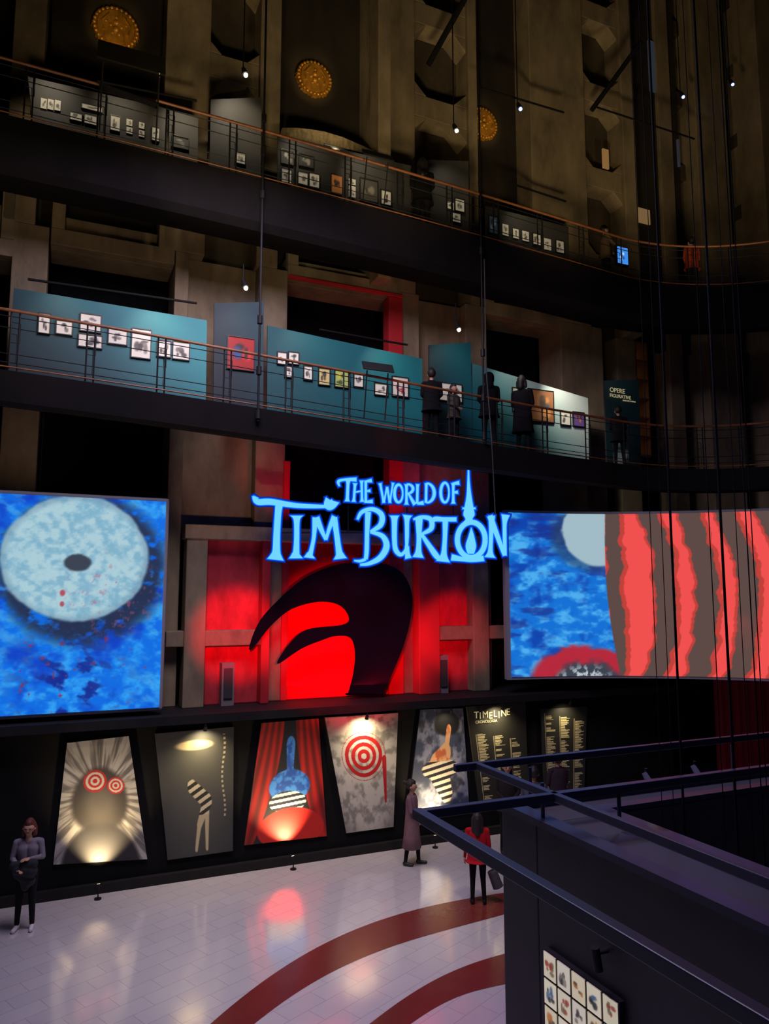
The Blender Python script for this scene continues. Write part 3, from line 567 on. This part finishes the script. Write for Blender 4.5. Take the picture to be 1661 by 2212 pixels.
mo=MB().box(u0-.03,u1+.03,-.88,-.8,z0-.03,z1+.03).tube([W((u0+u1)/2,-.84,z0),W((u0+u1)/2,-.84,z0-.5)],.02).build('monitor',BLK2,label='small monitor glowing blue beside the upper ramp railing',cat='monitor')
painted('display_surface',W(u0,-.885,z1),W(u1,-.885,z1),W(u1,-.885,z0),W(u0,-.885,z0),20,24,art(5,'#3f8ae8',('#c8e4ff','#2050a0')),EMS,par=mo)
for x,y,ty,wt in ((130,560,700,18),(340,600,740,36),(520,600,750,18),(660,640,780,26),(840,690,820,34),(970,700,800,24),(1110,740,860,34),(1220,780,890,120),(1345,740,860,16)):
    spot(PW(x,y,-1.0),PW(x,ty,-.1),wt,(1,.93,.8),80,1,.05)
for x,y,ty,wt in ((110,70,210,44),(260,110,260,28),(400,150,290,50),(515,120,270,80),(660,220,340,34),(800,250,400,40),(975,290,420,26),(1140,380,510,30)):
    spot(PW(x,y,-1.0),PW(x,ty,-.1),wt,(1,.85,.62),75,1,.05)
# ------------------------------------------------------------ medallions on the bay walls
def medallion(px,py,r,d=1.6):
    u,z=PX(px,py,d); e=MB(); R_=r
    def disc(r0,r1,da,db,jag=0,seg_=64):
        fr=[];bk=[]
        for k in range(seg_):
            a=2*math.pi*k/seg_; j=1+jag*math.sin(k*2.7)+jag*.6*math.sin(k*7.1)
            fr.append(W(u+r1*j*math.cos(a),da,z+r1*j*math.sin(a))); bk.append(W(u+r0*j*math.cos(a),db,z+r0*j*math.sin(a)))
        e.prism(fr,bk)
    disc(R_,R_*.96,d-.08,d,.04); disc(R_*.82,R_*.78,d-.14,d-.08); disc(R_*.62,R_*.6,d-.11,d-.139)
    for k in range(28):
        a=2*math.pi*k/28; e.ball(W(u+R_*.9*math.cos(a),d-.09,z+R_*.9*math.sin(a)),.045*R_/.45,8,5)
    for (x,y,s) in ((0,.12,.14),(0,-.12,.16),(-.16,0,.09),(.16,0,.09),(-.1,-.25,.08),(.1,-.25,.08),(0,.3,.08),(-.3,.1,.06),(.3,.1,.06)): e.ball(W(u+x*R_*1.4,d-.13,z+y*R_*1.4),s*R_,10,6)
    for s in (-1,1): e.tube([W(u+s*R_*.5,d-.15,z-R_*.3),W(u+s*R_*.58,d-.15,z+R_*.1),W(u+s*R_*.3,d-.15,z+R_*.5)],.03,6)
    e.build('gilt_medallion',GOLD,label='round gilt relief medallion on the dark bay wall',cat='medallion',group='gilt medallions')
    return u,z
MS=[medallion(250,66,.50),medallion(677,174,.46),medallion(1040,270,.46)]
DB=mat('dark_brown_wall',hx('#2a2218'),.9,noise=.5,nscale=1.5,bump=.4)
for i,(x0,x1) in enumerate(((100,357),(607,800),(1030,1145),(1368,1500))):
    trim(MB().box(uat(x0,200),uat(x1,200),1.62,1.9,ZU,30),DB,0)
for (u,z) in MS: spot(W(u,-.3,z-1.3),W(u,1.6,z),75,(1,.68,.24),36,.8,.05)
vm=mat('pale_stucco',hx('#b09a70'),.9,noise=.5,nscale=14,bump=.6)
sp_=[(610,276),(640,276),(670,279),(700,284),(740,296),(790,318),(850,345),(850,360),(610,330)]
u_=[PX(x,y,.7) for x,y in sp_]; trim(MB().prism([W(a,.7,b_) for a,b_ in u_],[W(a,.85,b_) for a,b_ in u_]),vm,0)
spot(W(u_[3][0],-.2,u_[3][1]-.9),W(u_[3][0],.7,u_[3][1]-.1),26,(1,.8,.5),110,1,.05)
# ------------------------------------------------------------ masts, braces, cables, pendant lamps
def rod(p,q,r,lb,cat='cable',name='support_cable',m=STEEL,grp=None):
    return MB().tube([p,q],r,8).build(name,m,label=lb,cat=cat,group=grp)
for x,yb2 in ((557,910),(1046,955)):
    u,z=PX(x,yb2,-1.32); 
    b=MB().tube([W(u,-1.32,z),W(u,-1.32,31.9)],.022,8)
    for zz in (z+.05,z+.9,z+1.9,railz(Z1,u)-1.5,railz(Z1,u)-.6,railz(Z1,u)+.1): b.tube([W(u,-1.32,zz),W(u,-1.32,zz+.16)],.05,8)
    b.build('steel_mast',STEEL,label='thin dark steel mast clamped to the ramp railings',cat='mast',group='masts on ramps')
MB().tube([PW(1046,560,-1.45),PW(1050,800,-1.45),PW(1062,950,-1.45),PW(1070,1112,-1.0)],.012,6).build('hanging_cable',mat('cable_grey',(.05,.045,.05),.6),label='loose black cable hanging down to the screen corner',cat='cable')
for i,(x,yy,Y_,r) in enumerate(((1475,1722,7.3,.013),(1587,1700,7.3,.014),(1453,1700,7.2,.004),(1428,1700,7.1,.004),(1560,1690,7.2,.005),(1620,1690,7.0,.004),(1643,1690,7.0,.006),(1655,1690,6.9,.005))):
    p=PY(x,yy,Y_); rod(Vector((p.x,p.y,1.2)),Vector((p.x,p.y,31.9)),r,'black vertical lift cable rising to the ceiling',grp='lift cables',m=BLACK)
for a,c,r in (((925,140),(1008,-10),.07),((1278,238),(1385,90),.07)):
    rod(PW(*a,.3),PW(*c,-.6),r,'thick black diagonal steel brace between piers','brace','diagonal_brace',grp='steel braces')
for a,c in (((1040,190),(1218,243)),((1290,232),(1500,300)),((210,175),(425,218)),((60,603),(425,655)),((700,312),(878,356)),((1100,395),(1222,435)),((690,712),(880,745))):
    rod(PW(*a,.1),PW(*c,.1),.025,'thin dark horizontal steel pole fixed to the wall','pole','wall_pole',grp='wall poles')
LW=mat('lamp_glow_warm',(.1,.1,.1),.3,em=(1,.85,.6),es=10); LB=mat('lamp_glow_blue',(.1,.1,.1),.3,em=(.2,.3,1),es=8)
def pendant(x,y,blue=False,d=-.3,top=31.9):
    u,z=PX(x,y,d); e=empty('hanging_spotlight',W(u,d,z),'small '+('blue' if blue else 'warm white')+' spotlight hanging on a thin rod','spotlight','hanging spotlights')
    MB().tube([W(u,d,z+.15),W(u,d,top)],.014,6).build('rod',STEEL,par=e)
    MB().tube([W(u,d,z+.16),W(u+.04,d-.05,z+.0)],[.04,.075],12).build('lamp_head',BLK2,par=e); MB().ball(W(u+.045,d-.06,z-.02),.045,10,6).build('lamp_lens',LB if blue else LW,par=e)
pendant(525,163); pendant(980,283); pendant(525,622,top=12.0); pendant(985,712,top=12.0); pendant(1118,236,True); pendant(1470,210,True,d=.5); pendant(1577,183,True,d=.5)
for x0,y0,x1,y1,zs,d,gl in ((212,80,357,165,Z1,-1.5,1),(785,318,850,350,Z1,-1.5,0),(785,778,850,806,Z2,-1.45,0)):
    u0,z1=PX(x0,y0,d);u1,z0=PX(x1,y1,d); rz=railz(zs,(u0+u1)/2); b=MB().prism([W(u0,d-.05,z0),W(u1,d-.05,z0),W(u1,d+.05,z1),W(u0,d+.05,z1)],[W(u0,d,z0),W(u1,d,z0),W(u1,d+.1,z1),W(u0,d+.1,z1)])
    for uu in (u0+.1,u1-.1): b.tube([W(uu,d+.05,z0),W(uu,-1.24,rz-.9)],.015,6)
    b.build('information_lectern',mat('glass_brown',(.02,.017,.012),.12) if gl else BLK2,label='tilted dark information lectern fixed to the ramp railing',cat='lectern')
u0,z1=PX(215,172,-1.45);u1,z0=PX(345,215,-1.45); MB().prism([W(u0,-1.42,z1-.02),W(u1,-1.42,z1-.15),W(u1-.1,-1.36,z0),W(u0+.2,-1.36,z0)],[W(u0,-1.25,z1-.02),W(u1,-1.25,z1-.15),W(u1-.1,-1.25,z0),W(u0+.2,-1.25,z0)]).build('viewing_box',BLACK,label='black angular viewing box hung on the upper railing',cat='viewing box')
# ------------------------------------------------------------ right hand side: distant windows, curtain
for i,(x0,y0,x1,y1,c_,s_) in enumerate(((1400,85,1420,200,(.25,.35,.5),.06),(1625,60,1636,150,(.2,.3,.5),.08),(1302,320,1316,365,(1,.5,.15),.2),(1370,445,1405,485,(1,.6,.25),.16),(1463,300,1470,360,(.3,.3,.4),.06))):
    d=.95 if i==2 else 1.55; u0,z1=PX(x0,y0,d);u1,z0=PX(x1,y1,d)
    MB().box(u0,u1,d,d+.05,z0,z1).build('window_%d'%(i+1),mat('window_glow_%d'%i,(.05,.05,.06),.3,em=c_,es=s_),kind='structure')
u0,z1=PX(1378,735,1.2);u1,z0=PX(1412,985,1.2)
b=MB().box(u0,u1,2.0,2.05,z0,z1,1)
for k in range(7): zz=z0+(z1-z0)*k/6; b.box(u0,u1,1.3,2.0,zz-.02,zz+.02)
b.box(u0-.03,u0,1.3,2.0,z0,z1).box(u1,u1+.03,1.3,2.0,z0,z1)
b.build('orange_window',[mat('window_bar_brown',hx('#6a4420'),.6),mat('window_glow_back',(.3,.15,.05),.6,em=(1,.42,.1),es=.35)],label='orange-lit window with brown cross bars beyond the ramp',cat='window')  # orange-lit window made as a glowing back panel with added bars
b=MB(); cu0=PX(1555,1500,-.4)[0]; vs=[];nn=60
for k in range(nn+1):
    t=k/nn; a=math.sin(t*50)*.07; vs+= [W(cu0+2.4*t,-.2+a,.02),W(cu0+2.4*t,-.2+a*.8,3.2)]
b.add(vs,[(2*i,2*i+2,2*i+3,2*i+1) for i in range(nn)]); b.build('stage_curtain',mat('red_velvet',(.35,.01,.02),.9),label='dark red velvet curtain hanging to the floor',cat='curtain',smooth=True)
# ------------------------------------------------------------ parapet block (lift well)
C=PZ(1083,1745,3.2); uC,dC=UD(C); V_=PZ(1320,1757,3.2); uV,dV=UD(V_)
PAR=mat('parapet_paint',(.026,.024,.025),.6,noise=.2,nscale=2)
b=MB(); 
b.box(uC,uC+7.5,dV,dC,0,3.2); b.box(uC,uV,dC-6,dV,0,3.2); b.box(uV,uC+7.5,dC-6.0,dC-5.4,0,3.2); b.box(uC+7,uC+7.5,dC-5.4,dV,0,3.2)
par=b.build('lift_well_parapet',PAR,label='massive dark painted parapet surrounding the lift well',cat='parapet',bevel=.015)
MB().box(uC-.03,uC+7.5,dC-.14,dC+.03,3.2,3.26).box(uC-.03,uC+.14,dC-6,dC-.14,3.2,3.26).box(uV-.14,uV,dC-5.4,dV,3.2,3.25).box(uV-.14,uC+7,dV,dV+.12,3.2,3.25).build('coping',BLUEM,par=par)
zr=3.56; c1=PZ(900,1757,zr); u1_,d1_=UD(c1); c2=PZ(1037,1657,zr); u2_,d2_=UD(c2)
fr=empty('steel_rail_frame',W(uC,dC,3.26),'dark steel rail frame on short posts above the parapet','railing')
def beam(u0,u1,d0,d1,z,nm='rail',h=.035): MB().box(u0,u1,d0,d1,z-h,z+h).build(nm,BLUEM,par=fr,bevel=.008)
beam(u1_-.04,u1_+.04,dC-6,d1_,zr,h=.04)
beam(u1_+.04,uC+7,d1_-.07,d1_,zr)
beam(u2_-.03,u2_+.03,dC-6,d2_+.03,zr)
beam(u2_-.25,uC+7,d2_+.03,d2_+.09,zr)
beam(u2_+.05,uC+7,dV-.04,dV+.02,zr-.12,h=.02)
for (a,c) in ((uV-.3,d1_-.03),(uC+3,d1_-.03),(uC+.3,d2_-.02),(uC+3,d2_-.02),(u2_+.03,dC-3),(u2_,dC-.6)):
    MB().tube([W(max(a,uC+.05),min(c,dC-.05),3.26),W(max(a,uC+.05),min(c,dC-.05),zr)],.018,8).build('post',BLUEM,par=fr)
for x,y in ((1395,1655),(1500,1640)):
    p=PZ(x,y,zr+.02); e=empty('rail_spotlight',p,'small spotlight clamped on the steel rail','spotlight','rail spotlights'); 
    MB().tube([p+Vector((0,0,-.02)),p+Vector((.0,0,-.1))],.015,8).build('clamp',STEEL,par=e); MB().tube([p+Vector((-.02,0,-.06)),p+Vector((.03,-.04,-.17))],[.025,.035],10).build('lamp_head',mat('lamp_grey',(.25,.25,.28),.4),par=e); MB().ball(p+Vector((.035,-.045,-.175)),.018,8,6).build('lamp_lens',LW,par=e)
dA,zA=PU(1185,2053,uC); dB,zB=PU(1350,2165,uC); zT=(zA+zB)/2+.02
MB().box(uC-.05,uC-.002,dB,dA,zT-1.9,zT).build('sketch_display_case',BLK2,label='wall-mounted display case holding rows of small sketches',cat='display case')
nc=5; cw=(dA-dB)/nc; chh=cw*1.15
pal=[('#e8dfc0',('#7a6a50','#a04030')),('#efe6c8',('#4a6a8a','#303030')),('#e8dcb8',('#c07a3a','#5a4a3a')),('#e6dfc8',('#3a3a3a','#8a8070'))]
for i in range(nc):
    for j in range(6):
        d_1=dA-i*cw-.012; d_0=dA-(i+1)*cw+.012; zt_=zT-.015-j*chh; zb_=zt_-chh+.02
        o=MB().box(uC-.06,uC-.0505,d_0,d_1,zb_,zt_).build('sketch_sheet',mat('paper_cream',hx('#e8dfc0'),.7),label='small cream paper sketch in the display case',cat='sketch',group='sketches in display case')
        pl=pal[(i*3+j)%4]; painted('drawing',W(uC-.062,d_1,zt_),W(uC-.062,d_0,zt_),W(uC-.062,d_0,zb_),W(uC-.062,d_1,zb_),16,18,art(200+i*7+j,pl[0],pl[1],6),PRB,par=o)
p=PU(1312,2055,uC); p=W(uC,p[0],p[1]); e=empty('wall_spotlight',p,'black cylindrical spotlight on the parapet above the sketches','spotlight')
MB().tube([p,p-U*.12],.012,8).build('arm',STEEL,par=e); MB().tube([p-U*.12+Vector((0,0,.05)),p-U*.09-Vector((0,0,.12))],.035,12).build('lamp_head',STEEL,par=e)
# ------------------------------------------------------------ people
def blob(name,caps,mats,voxel,par=None,**kw):
    b=MB(); P0=[];P1_=[];R0=[];R1=[];M_=[]
    for (p,r,q,s,mi) in caps:
        p=Vector(p);q=Vector(q); b.ball(p,r,14,10); b.ball(q,s,14,10)
        if (p-q).length>1e-4: b.tube([p,q],[r,s],14)
        P0.append(p);P1_.append(q);R0.append(r);R1.append(s);M_.append(mi)
    me=D.meshes.new(name); me.from_pydata([tuple(v) for v in b.v],[],b.f); t=D.objects.new('tmp',me); COL.objects.link(t)
    m=t.modifiers.new('r','REMESH'); m.mode='VOXEL'; m.voxel_size=voxel; s=t.modifiers.new('s','SMOOTH'); s.iterations=2; s.factor=.5
    bpy.context.view_layer.update(); me2=D.meshes.new_from_object(t.evaluated_get(bpy.context.evaluated_depsgraph_get())); D.objects.remove(t)
    nf=len(me2.polygons); cen=np.zeros(nf*3); me2.polygons.foreach_get('center',cen); cen=cen.reshape(-1,3)
    best=np.full(nf,1e9); mi_=np.zeros(nf,int)
    for p,q,r,s_,k in zip(P0,P1_,R0,R1,M_):
        p=np.array(p);q=np.array(q);d_=q-p; t_=np.clip(((cen-p)@d_)/(d_@d_+1e-9),0,1); ds=np.linalg.norm(cen-p-t_[:,None]*d_,axis=1)-(r+(s_-r)*t_); up=ds<best; best[up]=ds[up]; mi_[up]=k
    me2.materials.clear()
    for mm in mats: me2.materials.append(mm)
    me2.polygons.foreach_set('material_index',mi_.astype(np.int32)); me2.polygons.foreach_set('use_smooth',[True]*nf); me2.name=name
    co=np.zeros(len(me2.vertices)*3); me2.vertices.foreach_get('co',co); co=co.reshape(-1,3); lo=co.min(0);hi=co.max(0); c=np.array([(lo[0]+hi[0])/2,(lo[1]+hi[1])/2,lo[2]]); co-=c; me2.vertices.foreach_set('co',co.ravel()); me2.update()
    o=D.objects.new(name,me2); COL.objects.link(o); o.location=c
    if par: attach(o,par)
    tag(o,**kw); return o
SKIN=mat('skin',hx('#b98a70'),.6); EYE=mat('eye_dark',(.02,.02,.02),.3); LIP=mat('lip',hx('#8a4038'),.5)
def human(loc,head,H,top,bot,shoe,hairc,label,arms='down',hair='short',coat=None,legs=None,voxel=.009,glasses=False):
    s=H/1.70; ca,sa=math.cos(head),math.sin(head); loc=Vector(loc)
    def T(p): x,y,z=p; return loc+Vector((x*ca-y*sa,x*sa+y*ca,z))*s
    tm=mat('cloth_'+top,hx(top),.9,noise=.15,nscale=20,spec=.2); bm_=mat('cloth_'+bot,hx(bot),.9,spec=.2); sm=mat('shoe_'+shoe,hx(shoe),.5); hm=mat('hair_'+hairc,hx(hairc),.6)
    mats=[tm,bm_,sm,SKIN,EYE,LIP]
    L=legs or [((.09,0,.9),(.1,-.02,.49),(.11,.02,.09)),((-.09,0,.9),(-.1,-.02,.49),(-.12,.02,.09))]
    cs=[]
    for h,k,a in L:
        sx=1 if h[0]>0 else -1
        cs+=[(h,.088,k,.058,1),(k,.056,a,.04,1),((a[0],a[1]+.02,.045),.04,(a[0]+sx*.02,a[1]-.15,.035),.034,2),((a[0],a[1]+.02,.045),.04,a,.04,2)]
    for x in (-.055,.055): cs+=[((x,0,.93),.105,(x,0,1.08),.085,1 if not coat else 0),((x,0,1.08),.09,(x*1.3,0,1.28),.1,0),((x*1.3,0,1.28),.1,(x*1.5,.01,1.37),.07,0)]
    cs+=[((-.15,.01,1.385),.055,(.15,.01,1.385),.055,0),((0,.01,1.38),.055,(0,0,1.5),.046,3)]
    cs+=[((0,.015,1.615),.09,(0,-.02,1.6),.085,3),((0,-.01,1.6),.08,(0,-.035,1.535),.05,3),((0,-.1,1.6),.011,(0,-.118,1.58),.014,3),((.088,.0,1.59),.02,(.086,.005,1.57),.014,3),((-.088,0,1.59),.02,(-.086,.005,1.57),.014,3)]
    for x in (-.034,.034): cs.append(((x,-.098,1.605),.011,(x*1.1,-.097,1.605),.011,4))
    cs.append(((-.02,-.086,1.548),.009,(.02,-.086,1.548),.009,5))
    AR={'down':[((.225,.02,1.12),(.25,-.03,.87)),((-.225,.02,1.12),(-.25,-.03,.87))],
        'chest':[((.235,-.02,1.14),(.07,-.2,1.17)),((-.235,-.0,1.13),(-.09,-.2,1.05))],
        'front':[((.22,-.02,1.13),(.06,-.2,1.02)),((-.22,-.02,1.13),(-.06,-.22,1.02))],
        'rail':[((.23,-.1,1.15),(.2,-.3,1.08)),((-.23,-.1,1.15),(-.2,-.3,1.08))],
        'mixed':[((.225,.02,1.12),(.24,-.06,.88)),((-.22,-.04,1.13),(-.12,-.24,1.1))]}[arms]
    hands={}
    for (el,wr),sx in zip(AR,(1,-1)):
        sh=(sx*.185,.01,1.375); cs+=[(sh,.057,el,.044,0),(el,.043,wr,.029,0)]
        w_=Vector(wr); dr=(w_-Vector(el)).normalized(); palmn=Vector((-sx,0,0)) if abs(dr.z)>.6 else Vector((0,0,-1)); side=dr.cross(palmn).normalized()
        cs.append((wr,.026,tuple(w_+dr*.035),.028,3))
        for t in (-.018,.018): cs.append((tuple(w_+dr*.03+side*t),.02,tuple(w_+dr*.085+side*t*1.2),.019,3))
        for i,(o_,ln) in enumerate(((-.033,.055),(-.011,.068),(.011,.064),(.033,.05))):
            b0=w_+dr*.09+side*o_; b1=b0+dr*ln*.55+palmn*.006; b2=b1+(dr*.6+palmn*.6).normalized()*ln*.5; cs+=[(tuple(b0),.0095,tuple(b1),.009,3),(tuple(b1),.009,tuple(b2),.0075,3)]
        fs=-1 if side.y>0 else 1; tb=w_+dr*.03+side*fs*.028; t1=tb+(dr*.7+side*fs*.7).normalized()*.035; t2=t1+(dr*.9+palmn*.35).normalized()*.03; cs+=[(tuple(tb),.012,tuple(t1),.0105,3),(tuple(t1),.0105,tuple(t2),.009,3)]
        hands[sx]=T(tuple(w_+dr*.09))
    cs=[(T(p),r*s,T(q),r2*s,mi) for p,r,q,r2,mi in cs]
    e=empty('person',loc,label,'person'); blob('body',cs,mats,voxel,par=e)
    hc=[((0,.035,1.635),.098,(0,.03,1.62),.1),((0,-.03,1.68),.06,(0,.03,1.69),.07)]
    if hair=='long': hc+=[((.05,.05,1.6),.07,(.07,.06,1.36),.05),((-.05,.05,1.6),.07,(-.07,.06,1.36),.05),((0,.08,1.6),.07,(0,.1,1.34),.06)]
    if hair=='bun': hc+=[((0,.12,1.66),.045,(0,.15,1.67),.05)]
    if hair=='bob': hc+=[((.075,.03,1.6),.045,(.085,.02,1.5),.04),((-.075,.03,1.6),.045,(-.085,.02,1.5),.04),((0,.08,1.6),.06,(0,.08,1.48),.06)]
    if hair=='hood': hc=[((0,.03,1.62),.12,(0,.03,1.56),.12),((0,.05,1.5),.1,(0,.06,1.42),.1)]
    blob('hair' if hair!='hood' else 'hood',[(T(p),r*s,T(q),r2*s,0) for p,r,q,r2 in hc],[hm if hair!='hood' else tm],voxel*1.2,par=e)
    if coat:
        zb,wid=coat; b=MB(); K=28; rows=[(1.43,.12,.08),(1.40,.17,.1),(1.3,.2,.125),(1.1,.185,.13),(1.0,.19,.135),(.85,.205,.15),(max(zb,.6),.215+wid*.4,.16+wid*.3),(zb,.22+wid,.17+wid)]
        rows=[r for r in rows if r[0]>=zb-.001]; vs=[];fs=[]
        for ri,(z,rx,ry) in enumerate(rows):
            for k in range(K):
                a=2*math.pi*k/K; f=1+.045*math.sin(a*7+ri*.3)*(max(0,1.1-z))
                vs.append(T((rx*f*math.cos(a),ry*f*math.sin(a),z)))
        for ri in range(len(rows)-1):
            for k in range(K): fs.append((ri*K+k,ri*K+(k+1)%K,(ri+1)*K+(k+1)%K,(ri+1)*K+k))
        b.add(vs,fs); b.build('coat',tm,par=e,smooth=True).modifiers.new('th','SOLIDIFY').thickness=.012
        cl=[((.06,.03,1.43),.035,(-.06,.03,1.43),.035),((.06,.03,1.43),.035,(.05,-.05,1.4),.03),((-.06,.03,1.43),.035,(-.05,-.05,1.4),.03)]
        blob('collar',[(T(p),r*s,T(q),r2*s,0) for p,r,q,r2 in cl],[tm],voxel,par=e)
    if glasses:
        b=MB()
        for x in (-.036,.036): b.tube([T((x+.026*math.cos(a),-.116,1.603+.02*math.sin(a))) for a in [2*math.pi*k/12 for k in range(13)]],.003*s,5)
        b.tube([T((-.01,-.118,1.607)),T((.01,-.118,1.607))],.003*s,5); 
        for x in (-1,1): b.tube([T((x*.062,-.114,1.605)),T((x*.09,0,1.6))],.003*s,5)
        b.build('glasses',EYE,par=e)
    return e,hands,T
def hh(px,pyfeet,pyhead):
    p=PZ(px,pyfeet,0); r=ray(px,pyhead); return p, CAMZ+r.z/r.y*p.y
p,H=hh(52,2008,1775)
e,hd,T=human(p,math.radians(12),H,'#7d7580','#15141a','#cfcbd0','#5a2418','person with short red hair, glasses, grey top and black trousers',arms='chest',hair='bob',glasses=True,voxel=.0075)
cs=[((-.17,-.2,1.08),.06,(.14,-.22,1.10),.07,0),((-.1,-.2,1.02),.09,(.1,-.2,.98),.1,0),((-.1,-.17,.95),.08,(.08,-.17,.82),.09,0),((.0,-.17,.9),.09,(.02,-.16,.72),.06,0)]
blob('folded_jacket',[(T(a),r,T(c),s_,m_) for a,r,c,s_,m_ in cs],[mat('jacket_black',(.012,.012,.016),.85)],.012,label='black jacket bundled over the arms of a standing person',cat='jacket')
p,H=hh(890,1868,1688)
human(p,math.radians(75),H,'#7a5c62','#1a1518','#121012','#2a1a16','person in a long mauve-brown coat and dark boots',arms='mixed',hair='bun',coat=(.36,.03),legs=[((.08,0,.9),(.09,-.1,.5),(.1,-.12,.09)),((-.08,0,.9),(-.09,.06,.49),(-.1,.12,.09))])
p,H=hh(1033,1952,1757)
e,hd,T=human(p,math.radians(176),H,'#a8121e','#121014','#0c0a0c','#1c1214','person in a red padded jacket and black trousers facing away',arms='down',hair='long',coat=(.8,.02))
hp=hd[-1]
b=MB().tube([hp+Vector((0,0,.03)),hp+Vector((.02,0,-.1)),hp+Vector((.05,0,-.18))],.012,6)
b.tube([hp+Vector((.02,0,-.16)),hp+Vector((.12,0,-.42))],[.085,.095],14); b.build('shoulder_bag',mat('bag_dark',(.05,.045,.06),.6),label='dark cylindrical bag held at the side of the red jacket',cat='bag')
for px,hy,dd,tc,hd_,lb in ((1095,1640,-1.2,'#2a2422',0,'person in dark clothing standing before the timeline panel'),(1152,1640,-1.9,'#4a5058',170,'person in a grey jacket facing the timeline panel'),(1203,1612,-1.0,'#3a2c34',200,'person in a dark maroon coat reading the timeline panel')):
    u,z=PX(px,hy,dd); human(W(u,dd,0),math.radians(hd_),max(1.55,min(z,1.8)),tc,'#101014','#0c0c0c','#1a1412',lb,arms='front',hair='long' if px<1100 else 'short',coat=(.8,.02),voxel=.013)
def ramp_person(px,pyh,zs,dd,head,tc,lb,hair='short',arms='front',coat=(.75,.02),force=None):
    u,z=PX(px,pyh,dd); zf=railz(zs,u)-1.05; Hh=z-zf; Hh=min(max(Hh,1.5),1.85) if not force else force
    human(W(u,dd,zf),math.radians(head),Hh,tc,'#0e0e10','#0c0c0c','#17110f',lb,arms=arms,hair=hair,coat=coat,voxel=.013)
ramp_person(932,800,Z2,-.6,180,'#0a0a0c','person in a black coat looking at the teal board')
ramp_person(980,842,Z2,-.75,40,'#4a4238','person in a pale brown jacket leaning near the railing',force=1.35,hair='bob')
ramp_person(1055,808,Z2,-.75,185,'#08080a','person in a black hooded coat standing on the ramp',hair='hood')
ramp_person(1127,814,Z2,-.7,150,'#0e0d12','person in a long dark coat looking at a painting',hair='bob',coat=(.5,.02))
ramp_person(1335,890,Z2,-.8,170,'#0a0a0c','person in dark clothing standing by the railing')
ramp_person(912,345,Z1,-.6,180,'#08080a','person in black clothing viewing prints on the upper ramp',hair='long')
ramp_person(1305,482,Z1,-.6,100,'#5a4a38','person in a brown jacket on the upper ramp',arms='rail',force=1.6)
pz=PY(1522,515,17.0); i0=min(range(61,91),key=lambda i:(RP[i]-Vector((pz.x,pz.y,0))).length); pq=RP[i0]+norm_at(i0)*.6
human(Vector((pq.x,pq.y,Z1[i0]-1.05)),math.radians(190),1.55,'#a03a20','#101014','#0c0c0c','#1a1412','person in an orange-red jacket on the bend of the ramp',arms='front',coat=(.8,.02),voxel=.013)
# ------------------------------------------------------------ lights
RED=(1,.006,.02)
spot(PW(745,1360,-5.5),PW(745,1400,.9),2300,RED,34,.5,.2)
spot(PW(500,1330,-4),PW(508,1370,.9),1300,RED,26,.7,.1)
spot(PW(985,1330,-4),PW(980,1370,.9),800,RED,24,.7,.1)
area(PW(740,1490,.6)+Vector((0,0,.1)),PW(740,1250,.9),30,3.0,.15,RED)
spot(PW(620,1120,-.2),PW(620,1000,.9),60,RED,90,1,.1); spot(PW(860,1120,-.2),PW(860,1000,.9),80,RED,90,1,.1); spot(PW(860,1120,-2.5),PW(850,640,.9),200,(1,.06,.04),30,1,.1)
spot(PW(960,1130,-.2),PW(960,1010,.9),40,(1,.05,.08),90,1,.1)
for x,y,wt in ((60,640,40),(480,600,60),(960,620,55),(1260,700,38)):
    spot(PW(x,y,-3.5)+Vector((0,0,-1)),PW(x,y-80,.9),wt*1.5,(1,.70,.44),80,1,.3)
for x,ty,wt in ((60,100,60),(480,100,190),(900,120,240),(1260,180,220),(1530,200,130),(700,300,60)):
    spot(PW(x,ty+420,-4.5),PW(x,ty,.9),wt*3.6,(1,.76,.42),60,1,.3)
spot(PW(500,1300,-3.5),PW(500,1050,1),220,(1,.55,.45),34,1,.1)
spot(PW(60,1000,-3.5),PW(60,950,.9),60,(1,.7,.5),30,1,.1)
area(Vector((-1.5,10,13)),Vector((-1.5,11.5,0)),740,4,4,(.87,.75,1.0))
spot(Vector((-3.5,9,11)),Vector((-1.8,12.2,0)),1400,(1,.9,.85),40,1,.3)
spot(Vector((2.5,9,11)),Vector((0.6,13.5,0)),900,(1,.82,.7),35,1,.3)
spot(Vector((0,7,10)),Vector((0.8,7.5,0)),520,(.7,.35,.95),50,.9,.3)
area(Vector((1.0,3.5,9)),Vector((3.2,6,3)),60,1.5,1.5,(.2,.25,1.0))
spot(Vector((5,12,9)),Vector((4,8,3.2)),260,(.3,.3,1),50,.8,.2)
spot(W(uC-1.0,dC-3.2,3.0),W(uC,dC-3.4,1.4),14,(1,.75,.4),70,1,.05)
spot(PW(1600,1300,-3),PW(1620,1560,-.2),160,(1,.05,.05),40,.8,.1)
